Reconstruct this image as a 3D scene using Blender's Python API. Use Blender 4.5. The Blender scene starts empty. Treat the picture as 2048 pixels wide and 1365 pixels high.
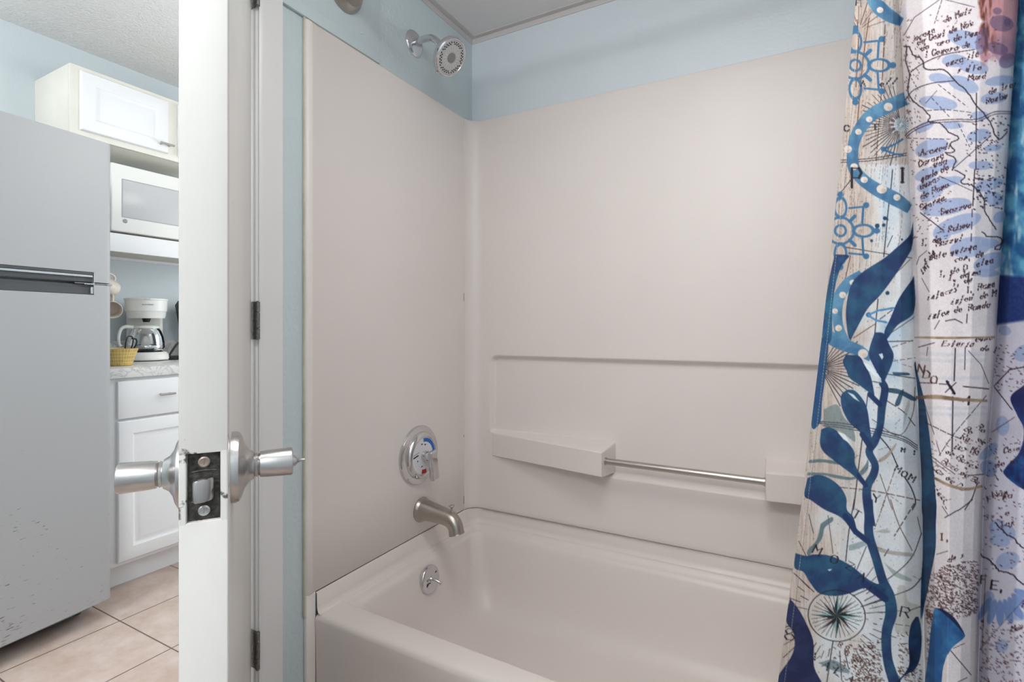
import bpy, bmesh, math, random
import numpy as np
from mathutils import Matrix, Vector
random.seed(7)
S = bpy.context.scene
COL = S.collection
rad = math.radians
# ------------------------------------------------------------------ camera, world, lights, exposure
cam_d = bpy.data.cameras.new('camera'); cam = bpy.data.objects.new('camera', cam_d); COL.objects.link(cam)
CAM = (1.12, -1.72, 1.10)
cam.location = CAM; cam.rotation_euler = (rad(90), 0, rad(28.65))
cam_d.sensor_width = 36; cam_d.lens = 1034/2048*36; cam_d.shift_y = -27.5/2048
cam_d.clip_start = 0.02; S.camera = cam
W = bpy.data.worlds.new('world'); S.world = W; W.use_nodes = True
W.node_tree.nodes['Background'].inputs[0].default_value = (0.75, 0.85, 1, 1)
W.node_tree.nodes['Background'].inputs[1].default_value = 0.6
def area(name, loc, target, sx, sy, power, col=(1, 1, 1), spread=180):
    l = bpy.data.lights.new(name, 'AREA'); l.shape = 'RECTANGLE'; l.size = sx; l.size_y = sy
    l.energy = power; l.color = col; l.spread = rad(spread)
    o = bpy.data.objects.new(name, l); COL.objects.link(o); o.location = loc
    d = Vector(target)-Vector(loc); o.rotation_euler = d.to_track_quat('-Z', 'Y').to_euler()
    return o
for k in range(4):      # four frosted bulbs of the vanity bar on the wall behind the camera
    pl = bpy.data.lights.new('vanity_bulb', 'POINT'); pl.energy = 5.3; pl.shadow_soft_size = .09; pl.color = (1, .97, .945)
    po = bpy.data.objects.new('vanity_bulb', pl); COL.objects.link(po); po.location = (.62+.2*k, -2.42, 2.02)
area('bath_overhead_fill', (0.95, -1.20, 2.21), (0.90, -1.15, 0), 0.5, 0.5, 6.5, (1, 0.965, 0.95))  # unseen overhead fill, added to even out the light near the tub
kl = bpy.data.lights.new('kitchen_point_fill', 'POINT'); kl.energy = 20; kl.shadow_soft_size = .14; kl.color = (1, .97, .94)  # unseen point fill, added to brighten the kitchen and its ceiling
ko = bpy.data.objects.new('kitchen_point_fill', kl); COL.objects.link(ko); ko.location = (-1.0, -2.7, 2.2)
k2 = kl.copy(); k2.energy = 6.5; ko2 = bpy.data.objects.new('kitchen_point_fill', k2); COL.objects.link(ko2); ko2.location = (-.45, -.30, 1.95)  # second added point fill, lifts the cabinets and counter
area('kitchen_side_fill', (-.75, 1.12, 1.35), (-1.4, -.4, 1.1), 1.0, 1.0, 13, (1, 0.985, .98))  # added fill panel for the area under the shelf; no window stands here
area('kitchen_front_fill', (-0.75, -3.2, 1.5), (-0.9, 0, 1.1), 1.1, 1.2, 16, (0.99, 0.98, .99))  # unseen fill panel at the kitchen front; no window is built there
S.view_settings.view_transform = 'Standard'; S.view_settings.look = 'None'
S.view_settings.exposure = 0.35; S.view_settings.gamma = 1; S.view_settings.use_curve_mapping = False

# ------------------------------------------------------------------ helpers
def lin(c):
    if isinstance(c, str): c = [int(c[i:i+2], 16) for i in (0, 2, 4)]
    o = [((v/255)/12.92 if v/255 <= .04045 else ((v/255+.055)/1.055)**2.4) for v in c]
    return (*o, 1)
def mat(name, col, rough=.5, metal=0, bump=0, bscale=50, var=0, vscale=5, coat=0, spec=.5, col2=None, stretch=None, trans=0, ior=1.45, bdetail=3, bdist=.003):
    m = bpy.data.materials.new(name); m.use_nodes = True; nt = m.node_tree; b = nt.nodes['Principled BSDF']
    c = lin(col); b.inputs['Base Color'].default_value = c
    b.inputs['Roughness'].default_value = rough; b.inputs['Metallic'].default_value = metal
    b.inputs['Coat Weight'].default_value = coat; b.inputs['Specular IOR Level'].default_value = spec
    b.inputs['Transmission Weight'].default_value = trans; b.inputs['IOR'].default_value = ior
    tc = nt.nodes.new('ShaderNodeTexCoord'); mp = nt.nodes.new('ShaderNodeMapping')
    nt.links.new(tc.outputs['Object'], mp.inputs[0])
    if stretch: mp.inputs['Scale'].default_value = stretch
    if var > 0:
        n = nt.nodes.new('ShaderNodeTexNoise'); n.inputs['Scale'].default_value = vscale; n.inputs['Detail'].default_value = 4
        nt.links.new(mp.outputs[0], n.inputs['Vector'])
        r = nt.nodes.new('ShaderNodeValToRGB'); r.color_ramp.elements[0].position = .3; r.color_ramp.elements[1].position = .7
        c2 = lin(col2) if col2 else tuple(v*(1-var) for v in c[:3])+(1,)
        r.color_ramp.elements[0].color = c; r.color_ramp.elements[1].color = c2
        nt.links.new(n.outputs[0], r.inputs[0]); nt.links.new(r.outputs[0], b.inputs['Base Color'])
    if bump > 0:
        n = nt.nodes.new('ShaderNodeTexNoise'); n.inputs['Scale'].default_value = bscale; n.inputs['Detail'].default_value = bdetail
        nt.links.new(mp.outputs[0], n.inputs['Vector'])
        bp = nt.nodes.new('ShaderNodeBump'); bp.inputs['Strength'].default_value = bump; bp.inputs['Distance'].default_value = bdist
        nt.links.new(n.outputs[0], bp.inputs['Height']); nt.links.new(bp.outputs[0], b.inputs['Normal'])
    return m
def xf(bm, vs, M):
    if M is not None: bmesh.ops.transform(bm, matrix=M, verts=vs)
def box(bm, a, b, r=0, seg=2, M=None):
    t = bmesh.new(); bmesh.ops.create_cube(t, size=1)
    lo = [min(a[i], b[i]) for i in range(3)]; hi = [max(a[i], b[i]) for i in range(3)]
    for v in t.verts: v.co = Vector([lo[i]+(v.co[i]+.5)*(hi[i]-lo[i]) for i in range(3)])
    if r > 0: bmesh.ops.bevel(t, geom=list(t.edges), offset=r, segments=seg, profile=.5, affect='EDGES')
    merge(bm, t, M); return bm
def merge(bm, t, M=None):
    if M is not None and M.determinant() < 0: bmesh.ops.reverse_faces(t, faces=list(t.faces))
    if M is not None: bmesh.ops.transform(t, matrix=M, verts=list(t.verts))
    me = bpy.data.meshes.new('tmp'); t.to_mesh(me); t.free(); bm.from_mesh(me); bpy.data.meshes.remove(me)
def loft(bm, rings, close=True, cap0=False, cap1=False, M=None):
    t = bmesh.new(); R = [[t.verts.new(p) for p in ring] for ring in rings]
    n = len(R[0])
    for i in range(len(R)-1):
        for j in range(n if close else n-1):
            k = (j+1) % n
            try: t.faces.new((R[i][j], R[i][k], R[i+1][k], R[i+1][j]))
            except ValueError: pass
    if cap0: t.faces.new(list(reversed(R[0])))
    if cap1: t.faces.new(R[-1])
    bmesh.ops.recalc_face_normals(t, faces=list(t.faces))
    merge(bm, t, M)
def lathe(bm, prof, M=None, seg=48, cap=True, sy=1):
    rings = [[(r*math.cos(2*math.pi*k/seg), sy*r*math.sin(2*math.pi*k/seg), h) for k in range(seg)] for r, h in prof]
    loft(bm, rings, True, cap, cap, M)
def axis(loc, d, up=(0, 0, 1)):
    z = Vector(d).normalized(); u = Vector(up)
    if abs(z.dot(u)) > .99: u = Vector((0, 1, 0))
    x = u.cross(z).normalized(); y = z.cross(x)
    m = Matrix((x, y, z)).transposed().to_4x4(); m.translation = Vector(loc); return m
def smooth_path(pts, n=8):
    P = [Vector(p) for p in pts]; P = [2*P[0]-P[1]]+P+[2*P[-1]-P[-2]]; out = []
    for i in range(1, len(P)-2):
        for k in range(n):
            t = k/n; a, b, c, d = P[i-1:i+3]
            out.append(.5*((2*b)+(c-a)*t+(2*a-5*b+4*c-d)*t*t+(3*b-a-3*c+d)*t**3))
    out.append(P[-2]); return out
def tube(bm, pts, r, seg=12, cap=True, sx=1):
    P = [Vector(p) for p in pts]; n = len(P)
    rs = r if isinstance(r, (list, tuple)) else [r]*n
    if len(rs) != n: rs = [float(np.interp(i/(n-1), np.linspace(0, 1, len(rs)), rs)) for i in range(n)]
    rings = []; up = None
    for i in range(n):
        d = (P[min(i+1, n-1)]-P[max(i-1, 0)]).normalized()
        if up is None:
            up = Vector((0, 0, 1)) if abs(d.z) < .9 else Vector((0, 1, 0))
        x = up.cross(d).normalized(); y = d.cross(x); up = y
        rings.append([P[i]+(x*math.cos(2*math.pi*k/seg)*sx+y*math.sin(2*math.pi*k/seg))*rs[i] for k in range(seg)])
    loft(bm, rings, True, cap, cap)
def prism(bm, poly, z0, z1, r=0, M=None):
    t = bmesh.new(); vs = [t.verts.new((x, y, z0)) for x, y in poly]; f = t.faces.new(vs)
    e = bmesh.ops.extrude_face_region(t, geom=[f]); v2 = [g for g in e['geom'] if isinstance(g, bmesh.types.BMVert)]
    for v in v2: v.co.z = z1
    bmesh.ops.recalc_face_normals(t, faces=list(t.faces))
    if r > 0: bmesh.ops.bevel(t, geom=list(t.edges), offset=r, segments=2, profile=.5, affect='EDGES')
    merge(bm, t, M)
def rrect(x0, x1, y0, y1, r, z, seg=6):
    out = []
    for cx, cy, a0 in ((x1-r, y1-r, 0), (x0+r, y1-r, 90), (x0+r, y0+r, 180), (x1-r, y0+r, 270)):
        for k in range(seg+1):
            a = rad(a0+90*k/seg); out.append((cx+r*math.cos(a), cy+r*math.sin(a), z))
    return out
def worldloc(o):
    v = Vector((0, 0, 0))
    while o: v += o.location; o = o.parent
    return v
def obj(name, bm, m, parent=None, angle=35):
    me = bpy.data.meshes.new(name)
    if parent is not None: bmesh.ops.translate(bm, verts=list(bm.verts), vec=-worldloc(parent))
    bm.to_mesh(me); bm.free()
    if m: me.materials.append(m)
    me.polygons.foreach_set('use_smooth', [True]*len(me.polygons)); me.set_sharp_from_angle(angle=rad(angle))
    o = bpy.data.objects.new(name, me); COL.objects.link(o); o.parent = parent; return o
def thing(name, label, cat, loc, group=None):
    o = bpy.data.objects.new(name, None); COL.objects.link(o); o.empty_display_size = .05
    o.location = loc; o['label'] = label; o['category'] = cat
    if group: o['group'] = group
    return o
def tag(o, label, cat, group=None):
    o['label'] = label; o['category'] = cat
    if group: o['group'] = group
    return o
def struct(name, bm, m, label=None, parent=None, angle=35):
    o = obj(name, bm, m, parent, angle)
    if parent is None: o['kind'] = 'structure'
    if label: o['label'] = label
    return o
N = bmesh.new
def text_bm(bm, s, size, M, depth=.0004, shear=0):
    cu = bpy.data.curves.new('t', 'FONT'); cu.body = s; cu.size = size; cu.extrude = depth; cu.align_x = 'CENTER'; cu.align_y = 'CENTER'; cu.shear = shear
    o = bpy.data.objects.new('t', cu); COL.objects.link(o); dg = bpy.context.evaluated_depsgraph_get()
    me = bpy.data.meshes.new_from_object(o.evaluated_get(dg)); t = N(); t.from_mesh(me)
    bpy.data.objects.remove(o); bpy.data.meshes.remove(me); bpy.data.curves.remove(cu); merge(bm, t, M)

# ------------------------------------------------------------------ materials
M_blue = mat('blue_wall_paint', 'D9E3E9', .42, bump=.22, bscale=90, var=.03, vscale=4)
M_blue_orange_peel = mat('blue_textured_wall_paint', 'CAD8DC', .38, bump=.7, bscale=75, bdetail=4)
M_kblue = mat('kitchen_blue_paint', 'DBE5EA', .6, bump=.3, bscale=120)
M_popcorn = mat('textured_ceiling_paint', 'F4F3F2', .6, bump=1, bscale=95, bdetail=5, bdist=.012)
M_cpanel = mat('ceiling_panel_grey', 'ECEAEA', .7, bump=.05, bscale=200)
M_molding = mat('ceiling_molding', 'D0CCCB', .5)
M_trim = mat('white_gloss_trim', 'E6E6E6', .3, bump=.08, bscale=60, stretch=(1, 1, .2))
M_sur = mat('surround_fibreglass', 'EDE6E1', .42, bump=.02, bscale=14, var=.03, vscale=3)
M_tub = mat('tub_acrylic', 'EAE2DC', .33, bump=.015, bscale=10)
M_caulk = mat('aged_caulk', 'DDD8C4', .6, bump=.3, bscale=80, var=.25, vscale=12)
M_brown = mat('dark_gap', '5A3A30', .9)
M_chrome = mat('chrome', 'D5D5D8', .12, 1)
M_nickel = mat('brushed_nickel', 'B5AFA8', .3, 1, bump=.05, bscale=400, stretch=(1, 1, 30))
M_knob = mat('satin_nickel_knob', 'BDBAB8', .27, 1)
M_steel = mat('brushed_steel', 'BDB8B2', .34, 1)
M_hinge = mat('worn_grey_hinge', '8B8B86', .5, .7, bump=.3, bscale=300, var=.4, vscale=160)
M_blackm = mat('black_dirty_metal', '1B1A18', .45, .5, bump=.5, bscale=300, var=.5, vscale=160, col2='55524d')
M_white_pl = mat('white_plastic', 'F1F1EE', .3)
M_cab = mat('white_cabinet_thermofoil', 'F5F6F8', .4)
M_cabside = mat('cream_cabinet_side', 'F2F0E6', .5, var=.06, vscale=8)
M_dark = mat('black_plastic', '151515', .35)
M_greyrec = mat('dark_grey_plastic', '55565A', .4)
M_silver = mat('silver_strip', 'D6D8DA', .25, .8)
M_mug = mat('beige_stoneware', 'EFE4D8', .35, var=.08, vscale=30)
M_dialw = mat('white_dial_face', 'E6E6EA', .35)
M_dialb = mat('blue_dial_mark', '1668C0', .4)
M_dialr = mat('red_dial_mark', 'B03224', .4)
M_ink = mat('dark_print', '303030', .6)
M_white_caulk = mat('painted_blue_molding', 'C0CFD4', .4, bump=.2, bscale=60)

def m_fridge():
    m = mat('stainless_painted_steel', 'BFC4C9', .55, .15, bump=.06, bscale=6); nt = m.node_tree; b = nt.nodes['Principled BSDF']
    tc = nt.nodes['Texture Coordinate']; mp = nt.nodes.new('ShaderNodeMapping'); mp.inputs['Scale'].default_value = (40, 40, 210)
    mp.inputs['Rotation'].default_value = (rad(18), 0, 0)
    nt.links.new(tc.outputs['Object'], mp.inputs[0])
    n = nt.nodes.new('ShaderNodeTexNoise'); n.inputs['Scale'].default_value = 1.0; n.inputs['Detail'].default_value = 2
    nt.links.new(mp.outputs[0], n.inputs['Vector'])
    n2 = nt.nodes.new('ShaderNodeTexNoise'); n2.inputs['Scale'].default_value = 5; nt.links.new(tc.outputs['Object'], n2.inputs['Vector'])
    sp = nt.nodes.new('ShaderNodeSeparateXYZ'); nt.links.new(tc.outputs['Object'], sp.inputs[0])
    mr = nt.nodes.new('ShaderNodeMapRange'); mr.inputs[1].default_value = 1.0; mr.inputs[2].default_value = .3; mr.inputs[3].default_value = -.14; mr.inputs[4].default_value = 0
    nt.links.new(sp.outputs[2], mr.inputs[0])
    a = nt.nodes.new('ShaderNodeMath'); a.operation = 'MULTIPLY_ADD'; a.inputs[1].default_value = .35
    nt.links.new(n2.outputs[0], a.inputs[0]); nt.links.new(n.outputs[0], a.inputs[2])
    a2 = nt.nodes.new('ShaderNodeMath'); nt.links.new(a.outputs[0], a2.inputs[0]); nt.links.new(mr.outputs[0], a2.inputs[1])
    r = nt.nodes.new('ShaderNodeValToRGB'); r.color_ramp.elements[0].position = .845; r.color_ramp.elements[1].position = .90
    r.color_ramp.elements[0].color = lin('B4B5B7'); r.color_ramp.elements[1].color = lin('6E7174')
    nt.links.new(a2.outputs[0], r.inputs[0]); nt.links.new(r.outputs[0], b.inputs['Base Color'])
    return m
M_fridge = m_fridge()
def m_marble():
    m = mat('white_marble_laminate', 'E9E8E6', .3); nt = m.node_tree; b = nt.nodes['Principled BSDF']
    tc = nt.nodes['Texture Coordinate']
    n = nt.nodes.new('ShaderNodeTexNoise'); n.inputs['Scale'].default_value = 14; n.inputs['Detail'].default_value = 6; n.inputs['Distortion'].default_value = 1.6
    nt.links.new(tc.outputs['Object'], n.inputs['Vector'])
    r = nt.nodes.new('ShaderNodeValToRGB'); e = r.color_ramp.elements
    e[0].position = .45; e[0].color = lin('EFEEEC'); e[1].position = .54; e[1].color = lin('EDECEA')
    x = e.new(.505); x.color = lin('C9C9CA')
    nt.links.new(n.outputs[0], r.inputs[0]); nt.links.new(r.outputs[0], b.inputs['Base Color']); return m
M_marble = m_marble()
def m_tile():
    m = mat('beige_ceramic_tile', 'CDBBAF', .42); nt = m.node_tree; b = nt.nodes['Principled BSDF']
    tc = nt.nodes['Texture Coordinate']
    mp = nt.nodes.new('ShaderNodeMapping'); mp.inputs['Location'].default_value = (1.096, .7255, 0)
    nt.links.new(tc.outputs['Object'], mp.inputs[0])
    br = nt.nodes.new('ShaderNodeTexBrick'); br.offset = 0; br.inputs['Scale'].default_value = 1
    br.inputs['Brick Width'].default_value = .3435; br.inputs['Row Height'].default_value = .3435
    br.inputs['Mortar Size'].default_value = .0028; br.inputs['Mortar Smooth'].default_value = .3
    nt.links.new(mp.outputs[0], br.inputs['Vector'])
    n = nt.nodes.new('ShaderNodeTexNoise'); n.inputs['Scale'].default_value = 9; n.inputs['Detail'].default_value = 8; n.inputs['Roughness'].default_value = .65
    nt.links.new(tc.outputs['Object'], n.inputs['Vector'])
    r = nt.nodes.new('ShaderNodeValToRGB'); e = r.color_ramp.elements
    e[0].position = .3; e[0].color = lin('BFA898'); e[1].position = .7; e[1].color = lin('DACBC4')
    nt.links.new(n.outputs[0], r.inputs[0])
    mx = nt.nodes.new('ShaderNodeMix'); mx.data_type = 'RGBA'
    nt.links.new(br.outputs['Fac'], mx.inputs[0]); nt.links.new(r.outputs[0], mx.inputs[6]); mx.inputs[7].default_value = lin('75665D')
    nt.links.new(mx.outputs[2], b.inputs['Base Color'])
    bp = nt.nodes.new('ShaderNodeBump'); bp.invert = True; bp.inputs['Strength'].default_value = .6; bp.inputs['Distance'].default_value = .003
    nt.links.new(br.outputs['Fac'], bp.inputs['Height']); nt.links.new(bp.outputs[0], b.inputs['Normal']); return m
M_tile = m_tile()
def m_doorpaint(spots):
    m = mat('brushed_white_door_paint', 'D6D3CF', .27, bump=.12, bscale=70, stretch=(1, 1, .15)); nt = m.node_tree; b = nt.nodes['Principled BSDF']
    if spots:
        tc = nt.nodes['Texture Coordinate']; n = nt.nodes.new('ShaderNodeTexNoise'); n.inputs['Scale'].default_value = 60; n.inputs['Detail'].default_value = 5
        nt.links.new(tc.outputs['Object'], n.inputs['Vector'])
        d = nt.nodes.new('ShaderNodeVectorMath'); d.operation = 'DISTANCE'; d.inputs[1].default_value = spots; nt.links.new(tc.outputs['Object'], d.inputs[0])
        mr = nt.nodes.new('ShaderNodeMapRange'); mr.inputs[1].default_value = .02; mr.inputs[2].default_value = .075; mr.inputs[3].default_value = .10; mr.inputs[4].default_value = -.04
        nt.links.new(d.outputs['Value'], mr.inputs[0])
        a = nt.nodes.new('ShaderNodeMath'); nt.links.new(n.outputs[0], a.inputs[0]); nt.links.new(mr.outputs[0], a.inputs[1])
        r = nt.nodes.new('ShaderNodeValToRGB'); e = r.color_ramp.elements; e[0].position = .70; e[0].color = lin('DAD7D2'); e[1].position = .74; e[1].color = lin('5E5A55')
        nt.links.new(a.outputs[0], r.inputs[0]); nt.links.new(r.outputs[0], b.inputs['Base Color'])
    return m
def m_glass():
    m = bpy.data.materials.new('clear_glass'); m.use_nodes = True; b = m.node_tree.nodes['Principled BSDF']
    b.inputs['Base Color'].default_value = (.97, .98, .98, 1); b.inputs['Roughness'].default_value = .02
    b.inputs['Transmission Weight'].default_value = 1; b.inputs['IOR'].default_value = 1.3; return m
M_glass = m_glass()
def m_bowl():
    m = mat('yellow_check_bowl', 'E0BE6A', .35); nt = m.node_tree; b = nt.nodes['Principled BSDF']
    tc = nt.nodes['Texture Coordinate']; sp = nt.nodes.new('ShaderNodeSeparateXYZ'); nt.links.new(tc.outputs['Object'], sp.inputs[0])
    at = nt.nodes.new('ShaderNodeMath'); at.operation = 'ARCTAN2'; nt.links.new(sp.outputs[1], at.inputs[0]); nt.links.new(sp.outputs[0], at.inputs[1])
    cb = nt.nodes.new('ShaderNodeCombineXYZ'); nt.links.new(at.outputs[0], cb.inputs[0]); nt.links.new(sp.outputs[2], cb.inputs[1])
    mp = nt.nodes.new('ShaderNodeMapping'); mp.inputs['Scale'].default_value = (34/6.2832, 68, 1); nt.links.new(cb.outputs[0], mp.inputs[0])
    br = nt.nodes.new('ShaderNodeTexBrick'); br.offset = 0; br.inputs['Scale'].default_value = 1; br.inputs['Brick Width'].default_value = 1; br.inputs['Row Height'].default_value = 1
    br.inputs['Mortar Size'].default_value = .05; br.inputs['Color1'].default_value = lin('DDBB62'); br.inputs['Color2'].default_value = lin('C9A35A'); br.inputs['Mortar'].default_value = lin('EFE6BC')
    nt.links.new(mp.outputs[0], br.inputs['Vector']); nt.links.new(br.outputs['Color'], b.inputs['Base Color']); return m

# ------------------------------------------------------------------ room shell
KX = -1.95; HB = 2.24; HK = 2.46
b = N(); box(b, (KX-.1, -3.4, -.05), (1.62, 1.3, 0)); struct('floor', b, M_tile)
b = N(); box(b, (KX-.1, -3.4, HK), (0, 1.3, HK+.05)); struct('ceiling', b, M_popcorn)
b = N(); box(b, (0, -2.6, HB), (1.62, .1, HB+.05)); struct('ceiling', b, M_cpanel)
JY0, JY1, DH = -.940, -1.806, 2.05        # doorway between bath and kitchen
b = N()
for y0, y1, z0, z1 in ((JY0+.018, 0.1, 0, HK), (-2.6, JY1-.018, 0, HK), (JY1-.019, JY0+.019, DH+.018, HK)): box(b, (-.12, y0, z0), (0, y1, z1))
struct('wall_left', b, M_blue_orange_peel)
b = N(); box(b, (-.0, 0, 0), (1.62, .1, HK)); struct('wall_back', b, M_blue)
b = N(); box(b, (1.52, -2.6, 0), (1.62, 0, HK)); struct('wall_right', b, M_blue)
b = N(); box(b, (-.12, -2.7, 0), (1.62, -2.6, HK)); struct('wall_front', b, M_blue)
b = N(); box(b, (KX-.1, -3.4, 0), (KX, 1.3, HK)); struct('wall_kitchen_left', b, M_kblue)
b = N(); box(b, (KX, 1.2, 0), (0, 1.3, HK)); box(b, (-.12, .1, 0), (0, 1.2, HK)); struct('wall_kitchen_back', b, M_kblue)
b = N(); box(b, (KX, -3.5, 0), (-.12, -3.4, HK)); box(b, (-.12, -3.4, 0), (0, -2.7, HK)); struct('wall_kitchen_front', b, M_kblue)
# wall angle mouldings of the dropped ceiling
b = N(); box(b, (0, -2.6, HB-.022), (.003, 0, HB)); box(b, (0, -2.6, HB-.003), (.022, 0, HB)); struct('trim_1', b, M_molding)
b = N(); box(b, (.003, -.003, HB-.022), (1.52, 0, HB)); box(b, (.022, -.022, HB-.003), (1.52, 0, HB)); struct('trim_2', b, M_molding)
# door lining and casing
b = N()
box(b, (-.135, JY0, 0), (.005, JY0+.02, DH), .002); box(b, (-.135, JY1-.02, 0), (.005, JY1, DH), .002); box(b, (-.135, JY1-.02, DH), (.005, JY0+.02, DH+.02), .002)
box(b, (-.055, JY0-.010, 0), (-.04, JY0+.001, DH), .002); box(b, (-.055, JY1-.001, 0), (-.04, JY1+.010, DH), .002)
struct('trim_3', b, M_trim)
b = N()
def casing(bm, y0, y1):
    prism(bm, [(.0, y0), (.009, y0), (.0115, y0+(y1-y0)*.06), (.0125, y0+(y1-y0)*.2), (.0155, y0+(y1-y0)*.8), (.016, y0+(y1-y0)*.95), (.012, y1), (0, y1)], 0, DH+.06)
casing(b, JY0+.006, -.8715); casing(b, JY1-.006, JY1-.07); box(b, (0, JY1, DH+.006), (.0145, JY0, DH+.068), .003)
struct('trim_4', b, M_trim, angle=50)
# painted board above the tub surround
b = N()
box(b, (0, -.871, 1.935), (.006, -.525, HB-.022), .001); box(b, (0, -.871, 1.905), (.010, -.525, 1.938), .003)
box(b, (0, -.868, 1.93), (.0075, -.80, 1.936)); lathe(b, [(.004, 0), (.004, .0015), (.002, .0025)], axis((.006, -.60, 1.963), (1, 0, 0)), 12)
struct('trim_5', b, mat('blue_board_paint', 'CAD8DC', .4, bump=.08, bscale=40))

# ------------------------------------------------------------------ bathroom door
DP2 = Vector((.697, -1.450, 0)); DHN = Vector((0, -.948, 0)); DU = (DP2-DHN).normalized(); DN = Vector((DU.y, -DU.x, 0))
DL = (DP2-DHN).length
MD = Matrix(((DU.x, DN.x, 0, DHN.x), (DU.y, DN.y, 0, DHN.y), (0, 0, 1, 0), (0, 0, 0, 1)))   # local x along door, y through thickness (away from tub)
def dpt(x, y, z): return MD @ Vector((x, y, z))
T = .0355; KZ = .966
door = N()
# leaf with a real mortise for the latch
mx0, mz0, mz1, my0, my1 = DL-.0045, KZ-.0285, KZ+.0285, .0055, .0300
ys = [0, my0, my1, T]; zs = [.012, mz0, mz1, 2.04]
box(door, (-.0065, 0, .012), (DL-.02, T, 2.04), .0015, 2, MD)
box(door, (DL-.021, 0, .012), (DL, T, mz0), .0012, 2, MD); box(door, (DL-.021, 0, mz1), (DL, T, 2.04), .0012, 2, MD)
box(door, (DL-.021, 0, mz0-.002), (DL, my0, mz1+.002), .0008, 1, MD); box(door, (DL-.021, my1, mz0-.002), (DL, T, mz1+.002), .0008, 1, MD)
box(door, (DL-.021, my0-.001, mz0-.001), (mx0-.003, my1+.001, mz1+.001), 0, 1, MD)
door_o = struct('door_1', door, m_doorpaint(tuple(dpt(DL, T/2, KZ))), 'white painted slab door standing half open, its latch edge towards the bathroom')
b = N(); box(b, (mx0-.004, my0+.0006, mz0+.0006), (mx0, my1-.0006, mz1-.0006), .0005, 1, MD)
for zz in (KZ+.0125, KZ-.0125): tube(b, [dpt(mx0, my0+.003, zz), dpt(mx0+.0006, (my0+my1)/2, zz+(.001 if zz > KZ else -.001)), dpt(mx0, my1-.003, zz)], .0009, 6)
lp = obj('latch_plate', b, M_blackm, door_o); lp['label'] = 'blackened latch plate'
b = N()
bolt = [(mx0-.002, -.0078), (mx0+.004, -.0078), (mx0+.0095, -.003), (mx0+.0125, .003), (mx0+.0125, .0074), (mx0-.002, .0078)]
prism(b, [(p[0], (my0+my1)/2+p[1]) for p in bolt], KZ-.0118, KZ+.0085, .003, MD)
bb = obj('latch_bolt', b, M_knob, lp); bb['label'] = 'nickel latch bolt'
for zz, mm in ((KZ+.0205, mat('brass_screw', 'A29086', .4, .7)), (KZ-.0205, M_knob)):
    b = N(); lathe(b, [(.0045, 0), (.0045, .0008), (.0034, .0014), (.0012, .0008)], MD @ axis((mx0, (my0+my1)/2, zz), (1, 0, 0)), 20)
    box(b, (-.0005, -.0022, .0007), (.0005, .0022, .0016), 0, 1, MD @ axis((mx0, (my0+my1)/2, zz), (1, .2, 0))); obj('screw', b, mm, lp)
KX0 = DL-.062
def knob(side):
    # side -1: tub side (y=0), +1: kitchen side
    base = dpt(KX0, 0 if side < 0 else T, KZ); d = DN*side; A = axis(base, d)
    b = N(); lathe(b, [(.0335, 0), (.0335, .0035), (.0325, .0065), (.0285, .0088), (.0215, .0110), (.0160, .0145), (.0132, .0190)], A, 48)
    rose = obj('rose', b, M_knob, door_o)
    b = N(); lathe(b, [(.0098, .016), (.0112, .0195), (.0118, .022), (.0105, .0235), (.0122, .0245), (.0128, .030), (.0136, .052), (.0130, .0533), (.0100, .0537)], A, 40)
    if side < 0: lathe(b, [(.006, .052), (.0052, .056), (.003, .0585), (.0015, .061), (.0012, .065)], A, 20)
    k = obj('door_knob', b, M_knob, door_o); k['label'] = 'nickel knob with push pin lock' if side < 0 else 'plain nickel knob on the kitchen side'
    return rose
knob(-1); knob(1)
PV = Vector((.0150, -.9415, 0))
for hz in (.340, 1.116, 1.899):
    b = N()
    h = .0445
    for z0, z1 in ((-h, -h+.0255), (-.0185, .0185), (h-.0255, h)):
        lathe(b, [(.0042, hz+z0+.0004), (.0048, hz+z0+.001), (.0048, hz+z1-.001), (.0042, hz+z1-.0004)], Matrix.Translation(PV), 20)
    lathe(b, [(.003, hz-h-.0012), (.003, hz+h+.0012)], Matrix.Translation(PV), 12)
    k = obj('hinge', b, M_hinge, door_o)
    b = N()   # leaf on the lining
    box(b, (-.022, JY0-.0020, hz-h), (.0135, JY0-.0004, hz-.019)); box(b, (-.022, JY0-.0020, hz+.019), (.0135, JY0-.0004, hz+h)); box(b, (-.022, JY0-.0020, hz-.0195), (.0070, JY0-.0004, hz+.0195))
    for q in (-.032, .0, .032): lathe(b, [(.0032, 0), (.0028, .0008), (.001, .0006)], axis((-.004, JY0-.002, hz+q), (0, -1, 0)), 12)
    obj('hinge_leaf', b, M_hinge, k)

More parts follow.
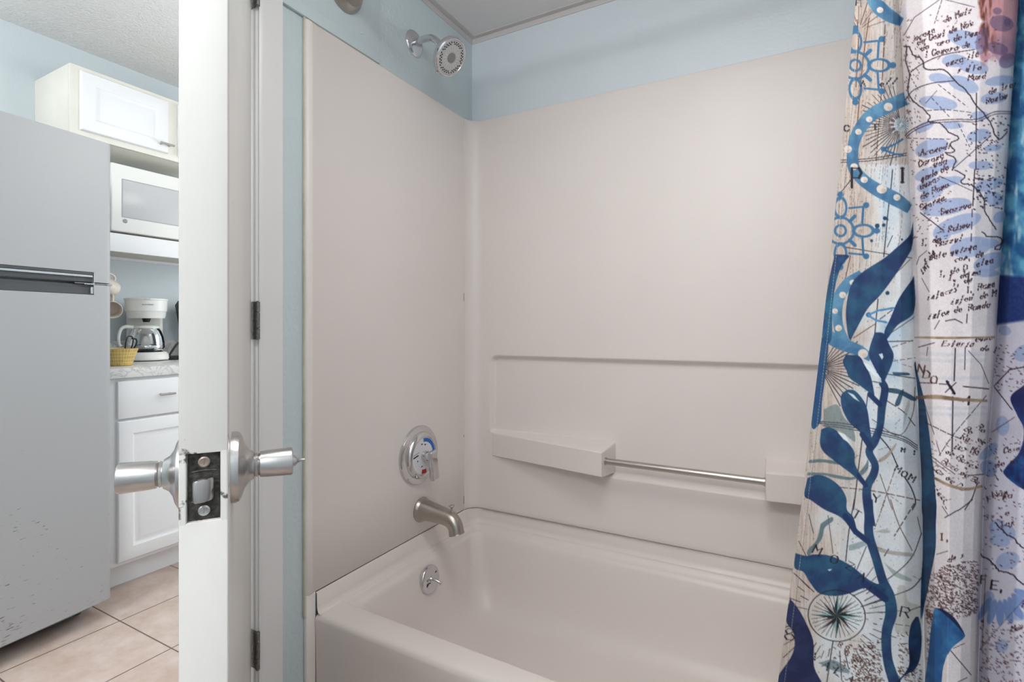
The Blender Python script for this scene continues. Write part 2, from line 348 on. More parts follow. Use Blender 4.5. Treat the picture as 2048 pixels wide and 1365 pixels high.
# ------------------------------------------------------------------ bathtub
XL, XR, YF, YB = .0137, 1.506, -.776, -.012
ZR = .344
b = N()
R = [rrect(XL, XR, YF+.006, YB, .0015, 0), rrect(XL, XR, YF+.002, YB, .0015, ZR-.05), rrect(XL, XR, YF, YB, .0015, ZR-.016), rrect(XL, XR, YF+.002, YB, .0015, ZR-.008),
     rrect(XL, XR, YF+.007, YB, .004, ZR-.002), rrect(XL, XR, YF+.015, YB, .004, ZR+.0006)]
def basin(x0, x1, y0, y1, r, z, taper=0):
    return [(x, y+(-taper*max(0, min(1, (x-.05)/.65)) if y < (y0+y1)/2 else 0), zz) for x, y, zz in rrect(x0, x1, y0, y1, r, z)]
R += [basin(.030, 1.486, -.700, -.030, .022, ZR+.0012, .026), basin(.034, 1.482, -.694, -.034, .026, ZR-.0005, .026), basin(.038, 1.478, -.689, -.038, .03, ZR-.008, .026),
      basin(.041, 1.474, -.686, -.0415, .034, ZR-.016, .024), basin(.047, 1.468, -.682, -.049, .040, ZR-.0185, .022), basin(.052, 1.462, -.678, -.055, .045, ZR-.024, .02),
      basin(.055, 1.455, -.675, -.059, .048, ZR-.036, .02), basin(.066, 1.42, -.668, -.068, .055, .25, .018), basin(.082, 1.37, -.658, -.082, .065, .15, .012), basin(.096, 1.33, -.650, -.095, .072, .105, .01),
      basin(.115, 1.30, -.636, -.112, .078, .075, .006), basin(.145, 1.26, -.61, -.140, .082, .058, .003), basin(.19, 1.21, -.57, -.18, .08, .052), basin(.4, 1.0, -.45, -.3, .05, .046)]
loft(b, R, True, False, True)
# flange upstand around three sides (rounded at the corners)
def flange_path(o, r):
    pts = [(XL+o, -.772), (XL+o, -.6), (XL+o, -.3)]
    for k in range(9):
        a = rad(180-90*k/8); pts.append((XL+o+r+r*math.cos(a), YB-o-r+r*math.sin(a)))
    pts += [(.5, YB-o), (1.0, YB-o)]
    for k in range(9):
        a = rad(90-90*k/8); pts.append((XR-o-r+r*math.cos(a), YB-o-r+r*math.sin(a)))
    pts += [(XR-o, -.4), (XR-o, -.772)]
    return pts
P0, P1 = flange_path(.0, .055), flange_path(.003, .053)
rings = [[(x, y, .4005) for x, y in flange_path(-.008, .06)], [(x, y, .4005) for x, y in P0], [(x, y, .398) for x, y in P1], [(x, y, ZR+.018) for x, y in flange_path(.004, .052)],
         [(x, y, ZR+.006) for x, y in flange_path(.007, .05)], [(x, y, ZR+.0005) for x, y in flange_path(.014, .045)]]
loft(b, rings, False)
tub = obj('bathtub', b, M_tub, None, 50)
tag(tub, 'off-white alcove bathtub with a broad front rim under the wall surround', 'bathtub')

# ------------------------------------------------------------------ tub surround (three panels)
sur = thing('tub_surround', 'glossy off-white three-sided shower surround with moulded shelves, standing on the bathtub', 'shower surround', (.75, -.01, .404))
ZB, ZT = .4022, 1.902
def left_panel(sx):
    X = (lambda x: x) if sx > 0 else (lambda x: 1.52-x)
    prof = [(.0005, -.802), (.0085, -.802), (.0125, -.799), (.0145, -.794), (.0145, -.784), (.0135, -.781), (.0120, -.779), (.0118, -.5), (.0118, -.067), (.0045, -.066)]
    bm = N(); zs = [ZB, ZB+.002, .6, 1.2, ZT-.006, ZT-.001, ZT]
    ins = [.002, 0, 0, 0, 0, .003, .006]
    loft(bm, [[(X(max(.0004, x-i)), y, z) for x, y in prof] for z, i in zip(zs, ins)], False)
    # trim leg running down past the tub to the floor
    box(bm, (X(.0005), -.802, .0), (X(.0133), -.7715, ZB+.001), .003)
    return bm
obj('side_panel', left_panel(1), M_sur, sur, 50)
obj('side_panel', left_panel(-1), M_sur, sur, 50)
def sstep(a, b_, x):
    t = np.clip((x-a)/(b_-a), 0, 1); return t*t*(3-2*t)
def back_panel():
    fx = lambda *seg: np.concatenate([np.arange(a, b_, s) for a, b_, s in seg])
    xs = np.concatenate([fx((.0625, .085, .004), (.085, .145, .0025), (.145, .56, .02), (.56, .625, .0016), (.625, .99, .02), (.99, 1.065, .0016), (1.065, 1.38, .02), (1.38, 1.44, .0025)), [1.44, 1.4575]])
    zs = np.concatenate([[ZB, ZB+.0012, ZB+.003], fx((.42, .58, .02), (.58, .74, .0016), (.74, .96, .02), (.96, 1.01, .0022), (1.01, 1.89, .05)), [ZT-.006, ZT-.003, ZT-.001, ZT]])
    X, Z = np.meshgrid(xs, zs)
    def rr(x0, x1, z0, z1, r):
        cx, cz = (x0+x1)/2, (z0+z1)/2; qx = np.abs(X-cx)-(x1-x0)/2+r; qz = np.abs(Z-cz)-(z1-z0)/2+r
        return np.hypot(np.maximum(qx, 0), np.maximum(qz, 0))+np.minimum(np.maximum(qx, qz), 0)-r
    d = np.full(X.shape, .0255)
    rec = rr(.095, 1.425, .684, .995, .035)
    mid = rr(.555, 1.075, .590, .76, .02)
    sdf = np.minimum(rec, mid)
    d -= .021*sstep(.001, -.018, sdf)
    # lip under the bar
    # shelf blocks: wedge that deepens towards the bar
    for x0, x1, sgn in ((.10, .581, 1), (1.046, 1.43, -1)):
        t = np.clip((X-x0)/(x1-x0), 0, 1)
        if sgn < 0: t = 1-t*.55
        p = .0125+.104*t
        zt, zb = .703, .606+.0*t
        ex = .010
        m = sstep(zt+.007, zt-.007, Z-0*X)*sstep(zb-.006, zb+.006+.008*t, Z)
        mx = sstep(x1+.004, x1-.003, X)*sstep(x0-.012, x0+.012, X) if sgn > 0 else sstep(x0-.003, x0+.004, X)*sstep(x1+.012, x1-.02, X)
        top = .022*sstep(zt-.055, zt+.005, Z)*t*0
        d = np.maximum(d, .003+(p+.010)*m*mx)
    bot = np.clip(1-(Z-ZB)/.003, 0, 1); d -= .002*bot
    tp = np.clip((Z-(ZT-.006))/.006, 0, 1); d -= .010*tp*tp
    nz, nx = X.shape
    bm = N(); G = []
    Rr = .05; k = 10
    for i in range(nz):
        row = []; e = .025-float(d[i, 0]) if (i < 3 or i > nz-5) else 0
        z = float(zs[i])
        row.append(bm.verts.new((.0118-.004, -.075, z)))
        for a in range(k+1):
            an = rad(180-90*a/k); row.append(bm.verts.new((.0135-e+Rr+Rr*math.cos(an), -.025-Rr+e+Rr*math.sin(an), z)))
        for j in range(nx): row.append(bm.verts.new((float(xs[j]), -float(d[i, j]), z)))
        for a in range(k+1):
            an = rad(90-90*a/k); row.append(bm.verts.new((1.52-.0135+e-Rr+Rr*math.cos(an), -.025-Rr+e+Rr*math.sin(an), z)))
        row.append(bm.verts.new((1.52-.0078, -.075, z)))
        G.append(row)
    # top return to the wall
    G.append([bm.verts.new((min(max(v.co.x*1.0, .0005), 1.5195) if .06 < v.co.x < 1.46 else (.0005 if v.co.x < .06 else 1.5195), -.0005 if .03 < v.co.x < 1.49 else v.co.y, ZT)) for v in G[-1]])
    for i in range(len(G)-1):
        for j in range(len(G[0])-1): bm.faces.new((G[i][j], G[i][j+1], G[i+1][j+1], G[i+1][j]))
    return bm
obj('back_panel', back_panel(), M_sur, sur, 60)
b = N(); box(b, (0, -.8052, .35), (.009, -.8005, 1.905), .002); box(b, (0, -.80, 1.9012), (.006, -.03, 1.9045), .001)
ck = obj('caulk_line', b, M_caulk, sur); ck['label'] = 'yellowed caulk line'
for z0, z1 in ((.425, .455), (.68, .69), (1.20, 1.23)):
    b = N(); box(b, (.0118, -.0762, z0), (.0128, -.0745, z1)); obj('joint_gap', b, M_brown, sur)['label'] = 'dark gap in the corner joint'
b = N(); box(b, (.0008, -.797, .4008), (.0112, -.66, .4020)); obj('joint_gap', b, M_brown, sur)['label'] = 'dark open joint above the tub'
b = N(); box(b, (.0008, -.66, .4008), (.0108, -.08, .4020)); obj('joint_gap', b, M_brown, sur)
b = N(); box(b, (.08, -.0105, .4008), (1.44, -.002, .4020)); obj('joint_gap', b, M_brown, sur)


# grab bar
gb = thing('grab_bar', 'brushed steel grab bar spanning between the two moulded shelves', 'grab bar', (.81, -.10, .66))
b = N(); tube(b, [(.574, -.098, .664), (1.052, -.098, .664)], .0105, 24); obj('bar', b, M_steel, gb)
for x in (.5815, 1.0455):
    b = N(); lathe(b, [(.0125, -.002), (.0125, .002), (.0115, .003)], axis((x, -.098, .664), (1, 0, 0)), 24); obj('collar', b, M_steel, gb)

# ------------------------------------------------------------------ valve
vc = Vector((.0120, -.348, .672))
val = thing('shower_valve', 'round chrome shower valve with a lever handle and blue and red marked dial', 'shower valve', vc)
A = axis(vc, (1, 0, 0)); A_up = A     # local z = +X, local y = up? (x = up cross z)
b = N(); lathe(b, [(.098, 0), (.098, .004), (.095, .009), (.086, .012), (.080, .0125), (.0785, .013), (.077, .019), (.072, .026), (.066, .0285), (.062, .027), (.0605, .0245)], A, 64); obj('escutcheon', b, M_chrome, val)
b = N(); lathe(b, [(.0610, .020), (.0610, .0250)], A, 64); dial = obj('dial', b, M_dialw, val)
def ring_seg(bm, A, r0, r1, a0, a1, z0, z1, n=6):
    prof = []
    for k in range(n+1):
        a = rad(a0+(a1-a0)*k/n); c, s = math.cos(a), math.sin(a)
        prof.append([A @ Vector((r*c, r*s, z)) for r, z in ((r0, z0), (r1, z0), (r1, z1), (r0, z1))])
    loft(bm, prof, True, True, True)
b = N()
for k in range(9): ring_seg(b, A, .046, .0585, 94-k*9.5-8.3, 94-k*9.5, .0250, .0256, 2)
# A: x axis horizontal (+Y world), y axis = up
q = obj('cold_mark', b, M_dialb, dial)
# split off the red pair
b = N()
for k in range(3): ring_seg(b, A, .0455, .059, -97+k*9-7, -96+k*9, .0251, .0259, 2)
obj('hot_mark', b, M_dialr, dial)
for x, y, w, h, r in ((-.043, .004, .026, .0045, 12), (-.041, .0125, .03, .0012, 12), (-.034, -.012, .004, .005, 0), (.005, .036, .008, .004, 0), (-.012, .040, .008, .004, 0), (-.012, -.034, .008, .003, 20)):
    b = N(); box(b, (-w/2, -h/2, 0), (w/2, h/2, .0005), 0, 1, A @ Matrix.Translation((x, y, .025)) @ Matrix.Rotation(rad(r), 4, 'Z')); obj('dial_print', b, M_ink, dial)
b = N(); lathe(b, [(.017, .024), (.017, .036), (.0155, .040), (.0155, .058), (.013, .062)], A, 32)
box(b, (-.017, -.080, .050), (.017, .020, .068), .006, 3, A @ Matrix.Translation((.002, 0, 0)) @ Matrix.Rotation(rad(8), 4, 'Z') @ Matrix.Rotation(rad(0), 4, 'X'))
obj('lever_handle', b, M_chrome, val)

# spout
sc = Vector((.0120, -.333, .484))
sp = thing('tub_spout', 'brushed nickel tub spout with a diverter pull on top', 'tub spout', sc)
b = N(); lathe(b, [(.040, 0), (.042, .004), (.040, .009), (.0375, .012), (.036, .016)], axis(sc, (1, 0, 0)), 40); obj('collar', b, M_nickel, sp)
b = N(); path = smooth_path([sc+Vector(p) for p in ((.004, 0, 0), (.03, 0, .0), (.07, 0, -.004), (.105, 0, -.008), (.128, 0, -.017), (.141, 0, -.034), (.145, 0, -.052), (.146, 0, -.056))], 6)
tube(b, path, [.038, .034, .030, .0275, .0265, .0255, .0245, .0255, .0262], 32); obj('spout_body', b, M_nickel, sp, 50)
b = N(); lathe(b, [(.0065, .012), (.0045, .018), (.0035, .024), (.0035, .032), (.0085, .036), (.0095, .038), (.0085, .0405), (.003, .041)], Matrix.Translation(sc+Vector((.126, 0, -.006))), 24); obj('diverter_knob', b, M_nickel, sp)

# overflow plate on tub
oc = Vector((.0665, -.357, .270)); od = Vector((1, 0, .10))
ov = thing('overflow_plate', 'round chrome overflow plate with a small trip lever, low on the tub end wall', 'overflow plate', oc)
A = axis(oc, od)
b = N(); lathe(b, [(.045, -.004), (.0455, .002), (.0445, .005), (.041, .0078), (.030, .009), (.012, .0095)], A, 48); obj('plate', b, M_chrome, ov)
b = N(); lathe(b, [(.0085, .009), (.0085, .012), (.006, .015)], A @ Matrix.Translation((0, .002, 0)), 20); tube(b, smooth_path([A @ Vector(p) for p in ((0, .002, .008), (.003, -.001, .020), (.008, -.009, .034), (.009, -.013, .040))], 4), [.004, .0035, .004, .0052], 12); obj('trip_lever', b, M_chrome, ov)
for x, y, w, r in ((-.021, -.009, .016, 35), (-.014, -.006, .012, -20), (-.025, -.007, .007, 70), (.024, .016, .007, 20)):
    b = N(); box(b, (-w/2, -.0016, 0), (w/2, .0016, .0008), 0, 1, A @ Matrix.Translation((x, y, .0092)) @ Matrix.Rotation(rad(r), 4, 'Z')); obj('wear_mark', b, M_ink, ov)['label'] = 'black scratched mark on the plate'

# ------------------------------------------------------------------ shower head
hc = Vector((0, -.356, 2.052))
sh = thing('shower', 'chrome round shower head with black spray holes on a curved wall arm', 'shower head', hc)
b = N(); lathe(b, [(.0425, 0), (.0425, .003), (.040, .006), (.030, .010), (.018, .012), (.0125, .013)], axis(hc, (1, 0, 0)), 48); obj('wall_flange', b, M_chrome, sh)
b = N(); tube(b, smooth_path([hc+Vector(p) for p in ((.0, 0, 0), (.045, 0, .004), (.075, 0, -.001), (.100, 0, -.022), (.118, 0, -.050), (.124, 0, -.060))], 6), .0105, 20); obj('arm', b, M_chrome, sh)
hd = Vector((.80, -.05, -.60)).normalized(); hp = hc+Vector((.110, 0, -.054))
A = axis(hp, hd) @ Matrix.Scale(1.13, 4)
b = N(); lathe(b, [(.0145, -.004), (.0165, .004), (.0165, .012), (.022, .018), (.038, .025), (.050, .031), (.0535, .036), (.0545, .042), (.053, .048), (.050, .0505), (.0475, .0505), (.0465, .049)], A, 56); obj('head_shell', b, M_chrome, sh)
b = N(); lathe(b, [(.0470, .046), (.0465, .0498), (.020, .0498)], A, 56); fp = obj('face_plate', b, mat('grey_spray_face', 'C9C9CB', .35, .2), sh)
b = N()
for q in range(6):
    for k in range(9):
        a = rad(q*60+k*6.0+4); r = .041 if k % 2 == 0 else .0365
        lathe(b, [(.0021, 0), (.0021, .0009)], A @ Matrix.Translation((r*math.cos(a), r*math.sin(a), .0495)), 8)
o = obj('spray_nozzles', b, M_dark, fp); o['kind'] = 'stuff'; o['label'] = 'rings of black rubber spray nozzles'
b = N()
for k in range(18):
    a = rad(k*20); box(b, (.0165, -.0018, .0496), (.0285, .0018, .0509), .0006, 1, A @ Matrix.Rotation(a, 4, 'Z'))
lathe(b, [(.0300, .0498), (.0300, .0508), (.0288, .0508), (.0288, .0498)], A, 40, False); obj('vanes', b, mat('white_vanes', 'D8D6D4', .3), fp)
b = N(); lathe(b, [(.0135, .049), (.0135, .0515), (.012, .0523)], A, 32); obj('centre_cap', b, mat('grey_cap', '8F8E8A', .4), fp)
b = N(); tube(b, [A @ Vector((-.018, -.052, .040)), A @ Vector((-.0195, -.0575, .047))], [.005, .003], 10); obj('selector_tab', b, M_chrome, sh)

# ------------------------------------------------------------------ curtain rod
rod = thing('curtain_rod', 'brushed nickel curtain rod end fixed to the blue board above the surround', 'curtain rod', (.006, -.668, 2.05))
for x, s in ((.006, 1), (1.52, -1)):
    b = N(); A = axis((x, -.668, 2.050), (s, 0, 0))
    lathe(b, [(.060, 0), (.060, .003), (.0575, .012), (.053, .020), (.049, .024), (.0475, .025), (.046, .024), (.018, .024), (.0165, .050)], A, 56); obj('rod_flange', b, M_nickel, rod)
b = N(); tube(b, [(.02, -.668, 2.05), (1.505, -.668, 2.05)], .0125, 24); obj('rod', b, M_nickel, rod)
# ------------------------------------------------------------------ shower curtain: printed fabric, the print is woven into a colour attribute of the cloth
CX0, CY0, CW, CHh = 1530, -40, 700, 1450      # print artwork area (artwork units)
SC = 1.0
G = np.zeros((CHh, CW, 3), np.float32)
yy, xx = np.mgrid[0:CHh, 0:CW].astype(np.float32); xx += CX0; yy += CY0
rng = np.random.default_rng(5)
def noise(sx, sy, seed, oct=3):
    r = np.random.default_rng(seed); out = np.zeros((CHh, CW), np.float32); amp = 1; tot = 0
    for k in range(oct):
        gy, gx = int(CHh/sy)+3, int(CW/sx)+3; g = r.random((gy, gx)).astype(np.float32)
        fy = (yy-CY0)/sy; fx = (xx-CX0)/sx; iy = fy.astype(int); ix = fx.astype(int); ty = fy-iy; tx = fx-ix
        ty = ty*ty*(3-2*ty); tx = tx*tx*(3-2*tx)
        v = (g[iy, ix]*(1-tx)+g[iy, ix+1]*tx)*(1-ty)+(g[iy+1, ix]*(1-tx)+g[iy+1, ix+1]*tx)*ty
        out += amp*v; tot += amp; amp *= .5; sx = max(1.5, sx/2); sy = max(1.5, sy/2)
    return out/tot
H = lambda s: np.array([int(s[i:i+2], 16)/255 for i in (0, 2, 4)], np.float32)
def blend(mask, col, sl=None):
    if isinstance(col, str): col = H(col)
    if sl is None: G[:] = G*(1-mask[..., None])+col*mask[..., None]
    else: G[sl] = G[sl]*(1-mask[..., None])+col*mask[..., None]
def win(x0, y0, x1, y1):
    a = max(0, int(y0-CY0)); b_ = min(CHh, int(y1-CY0)+1); c = max(0, int(x0-CX0)); d = min(CW, int(x1-CX0)+1)
    return (slice(a, b_), slice(c, d)) if b_ > a and d > c else None
def stroke(pts, w, col, al=1.0, dash=None, tex=None):
    run = 0
    for (x0, y0), (x1, y1) in zip(pts[:-1], pts[1:]):
        L = math.hypot(x1-x0, y1-y0)
        if L < 1e-6: continue
        sl = win(min(x0, x1)-w-1, min(y0, y1)-w-1, max(x0, x1)+w+1, max(y0, y1)+w+1)
        if sl is None: run += L; continue
        X = xx[sl]; Y = yy[sl]; t = np.clip(((X-x0)*(x1-x0)+(Y-y0)*(y1-y0))/(L*L), 0, 1)
        d = np.hypot(X-x0-t*(x1-x0), Y-y0-t*(y1-y0)); m = np.clip(w/2+.5-d, 0, 1)*al
        if dash: m = m*(((run+t*L) % sum(dash)) < dash[0])
        if tex is not None: m = m*tex[sl]
        blend(m, col, sl); run += L
def poly(pts, col, al=1.0, tex=None, col2=None, smooth=True):
    if smooth: pts = [(p.x, p.y) for p in smooth_path([(x, y, 0) for x, y in list(pts)+[pts[0]]], 5)][:-1]
    xs_ = [p[0] for p in pts]; ys_ = [p[1] for p in pts]; sl = win(min(xs_)-2, min(ys_)-2, max(xs_)+2, max(ys_)+2)
    if sl is None: return
    X = xx[sl]; Y = yy[sl]; ins = np.zeros(X.shape, bool); dm = np.full(X.shape, 1e9, np.float32); n = len(pts)
    for i in range(n):
        x0, y0 = pts[i]; x1, y1 = pts[(i+1) % n]; L2 = (x1-x0)**2+(y1-y0)**2
        if L2 < 1e-9: continue
        c = ((y0 > Y) != (y1 > Y)) & (X < (x1-x0)*(Y-y0)/((y1-y0) if y1 != y0 else 1e-9)+x0); ins ^= c
        t = np.clip(((X-x0)*(x1-x0)+(Y-y0)*(y1-y0))/L2, 0, 1); dm = np.minimum(dm, np.hypot(X-x0-t*(x1-x0), Y-y0-t*(y1-y0)))
    m = np.clip(np.where(ins, dm, -dm)+.5, 0, 1)*al
    c = H(col) if isinstance(col, str) else col
    if col2 is not None: f = (tex if tex is not None else NB)[sl][..., None]; c = c*(1-f)+H(col2)*f
    blend(m, c, sl)
def ell(cx, cy, rx, ry, col, al=1.0, ang=0, ringw=None, col2=None):
    R_ = max(rx, ry)+4; sl = win(cx-R_, cy-R_, cx+R_, cy+R_)
    if sl is None: return
    X = xx[sl]-cx; Y = yy[sl]-cy; a = rad(ang); u = X*math.cos(a)+Y*math.sin(a); v = -X*math.sin(a)+Y*math.cos(a)
    q = np.hypot(u/rx, v/ry); d = (q-1)*min(rx, ry)
    m = np.clip(.5-d, 0, 1) if ringw is None else np.clip(ringw/2+.5-np.abs(d), 0, 1)
    c = H(col)
    if col2: f = NB[sl][..., None]; c = c*(1-f)+H(col2)*f
    blend(m*al, c, sl)
FONT = {'A': '04 20 44|12 32', 'B': '00 04 34 43 32 02 32 41 30 00', 'C': '41 30 10 01 03 14 34 43', 'D': '00 04 24 43 41 20 00', 'E': '40 00 04 44|02 32', 'F': '40 00 04|02 32', 'I': '20 24|10 30|14 34', 'L': '00 04 44', 'M': '04 00 22 40 44',
        'N': '04 00 44 40', 'O': '10 01 03 14 34 43 41 30 10', 'P': '04 00 30 41 32 02', 'R': '04 00 30 41 32 02|22 44', 'S': '41 30 10 01 12 32 43 34 14 03', 'T': '00 40|20 24', 'V': '00 24 40', 'X': '00 44|40 04|00 10|34 44', 'Z': '00 40 04 44', 'Y': '00 22 40|22 24', 'Q': '10 01 03 14 34 43 41 30 10|23 45', 'G': '41 30 10 01 03 14 34 43 42 22',
        'a': '32 12 03 14 34|32 34', 'b': '00 04 34 43 32 02', 'c': '42 22 03 14 34', 'd': '40 34|33 12 03 14 34', 'e': '03 33 32 12 03 14 34', 'f': '40 20 14 05|02 32', 'g': '32 12 03 24 33|32 25 04', 'i': '22 14 24|31 31', 'l': '30 14 24', 'm': '04 12|13 22 14|23 32 34', 'n': '04 12|13 32 24 34',
        'o': '12 03 14 34 42 12', 'r': '12 04|13 22 32', 's': '32 12 33 14 04', 't': '20 14 24|02 32', 'u': '12 03 14 32 24 34', 'z': '02 32 04 34', 'ç': '42 22 03 14 34|25 15', 'v': '02 14 32', 'p': '12 05|12 32 24 14', '.': '14 15', '-': '12 32'}
def text(s, x, y, h, ang, w, col, al=1.0, sp=1.15, wf=.8, slant=0.0, jit=0):
    a = rad(ang); ca_, sa_ = math.cos(a), math.sin(a); cx = 0; u = h/4
    for ch in s:
        if ch == ' ': cx += 3*u*wf*sp; continue
        g = FONT.get(ch)
        if g:
            for st in g.split('|'):
                P = []
                for k in st.split():
                    lx = cx+int(k[0])*u*wf+slant*(4-int(k[1]))*u; ly = int(k[1])*u; P.append((x+lx*ca_-ly*sa_+rng.uniform(-jit, jit), y+lx*sa_+ly*ca_+rng.uniform(-jit, jit)))
                if len(P) == 2 and P[0] == P[1]: P[1] = (P[1][0]+.8, P[1][1])
                for q, (A_, B_) in enumerate(zip(P[:-1], P[1:])):
                    vert = abs(B_[1]-A_[1]) > abs(B_[0]-A_[0]); stroke([A_, B_], w*(1.5 if vert else .6), col, al, (4.2, 1.1) if h < 13 else None)
        cx += 4.4*u*wf*sp
z1 = lambda x, y: (1640+x/4.015, y/4.015)
z2 = lambda x, y: (1640+x/4.015, 340+y/4.015)
z3 = lambda x, y: (1600+x/4.015, 680+y/4.015)
z4 = lambda x, y: (1540+x/3.740, 1000+y/3.740)
# fold lines of the hanging cloth (used to lay the artwork onto the folds)
KYv = [-600, 0, 340, 680, 1000, 1365, 1900]
KK = {0: [1786, 1712, 1679, 1643, 1604, 1556, 1478], 1: [1760, 1797, 1818, 1830, 1846, 1850, 1856], 2: [2062, 2036, 2012, 1990, 1962, 1950, 1930], 3: [2215]*7}
kx = lambda j, y: np.interp(y, KYv, KK[j])
E0, V1, V2 = kx(0, yy), kx(1, yy), kx(2, yy)
P1m = np.clip(V1-xx+.5, 0, 1); P3m = np.clip(xx-V2+.5, 0, 1); P2m = (1-P1m)*(1-P3m)
NB = np.clip((noise(26, 26, 3)-.35)*2.6, 0, 1); NF = noise(5, 5, 9, 2); NS = noise(2.2, 40, 11, 3); NW = noise(60, 60, 21)
# ground colours
t1 = np.clip((xx-E0)/(V1-E0), 0, 1)
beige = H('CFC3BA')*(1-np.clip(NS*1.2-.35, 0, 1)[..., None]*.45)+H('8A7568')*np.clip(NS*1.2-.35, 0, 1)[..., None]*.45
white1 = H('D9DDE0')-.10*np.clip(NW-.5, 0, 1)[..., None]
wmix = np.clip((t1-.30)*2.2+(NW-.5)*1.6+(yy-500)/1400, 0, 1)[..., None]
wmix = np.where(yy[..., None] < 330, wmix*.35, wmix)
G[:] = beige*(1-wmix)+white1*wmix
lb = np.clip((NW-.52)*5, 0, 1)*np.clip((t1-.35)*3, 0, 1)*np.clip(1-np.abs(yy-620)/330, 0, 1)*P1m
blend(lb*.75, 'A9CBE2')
g2 = H('E4DDDF')-.05*NW[..., None]; G[:] = G*(1-P2m[..., None])+g2*P2m[..., None]
# third fold ground: watery blues above, navy, then pale map
deep = H('2F6FA4')*(1-NB[..., None])+H('6FB6D2')*NB[..., None]
deep = deep*(1-np.clip((noise(14, 50, 33)-.62)*6, 0, 1)[..., None]*.7)+H('CFE0E4')*np.clip((noise(14, 50, 33)-.62)*6, 0, 1)[..., None]*.7
navy = H('2C3F86')*(1-NF[..., None]*.5)+H('3D78B0')*NF[..., None]*.5
pale = H('D6D4E0')-.06*NW[..., None]
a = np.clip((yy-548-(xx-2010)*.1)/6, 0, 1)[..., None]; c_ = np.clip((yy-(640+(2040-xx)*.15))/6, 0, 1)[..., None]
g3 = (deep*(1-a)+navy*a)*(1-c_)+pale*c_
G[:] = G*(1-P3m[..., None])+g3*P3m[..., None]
# brown streaks on the left ground
for k in range(170):
    x = rng.uniform(1600, 1812); y = rng.uniform(-30, 560); stroke([(x, y), (x-rng.uniform(2, 8), y+rng.uniform(20, 70))], 1.1, '6B5347', .45, (rng.uniform(4, 12), rng.uniform(2, 6)))
for k in range(900):
    x = rng.uniform(1560, 1800); y = rng.uniform(-30, 1400); ell(x, y, rng.uniform(.5, 1.4), rng.uniform(.5, 1.6), '7A6458', .5)
BR, BK, DB = '6A4338', '3A3440', '2C2A3C'
L = lambda z, pts: [z(*p) for p in pts]
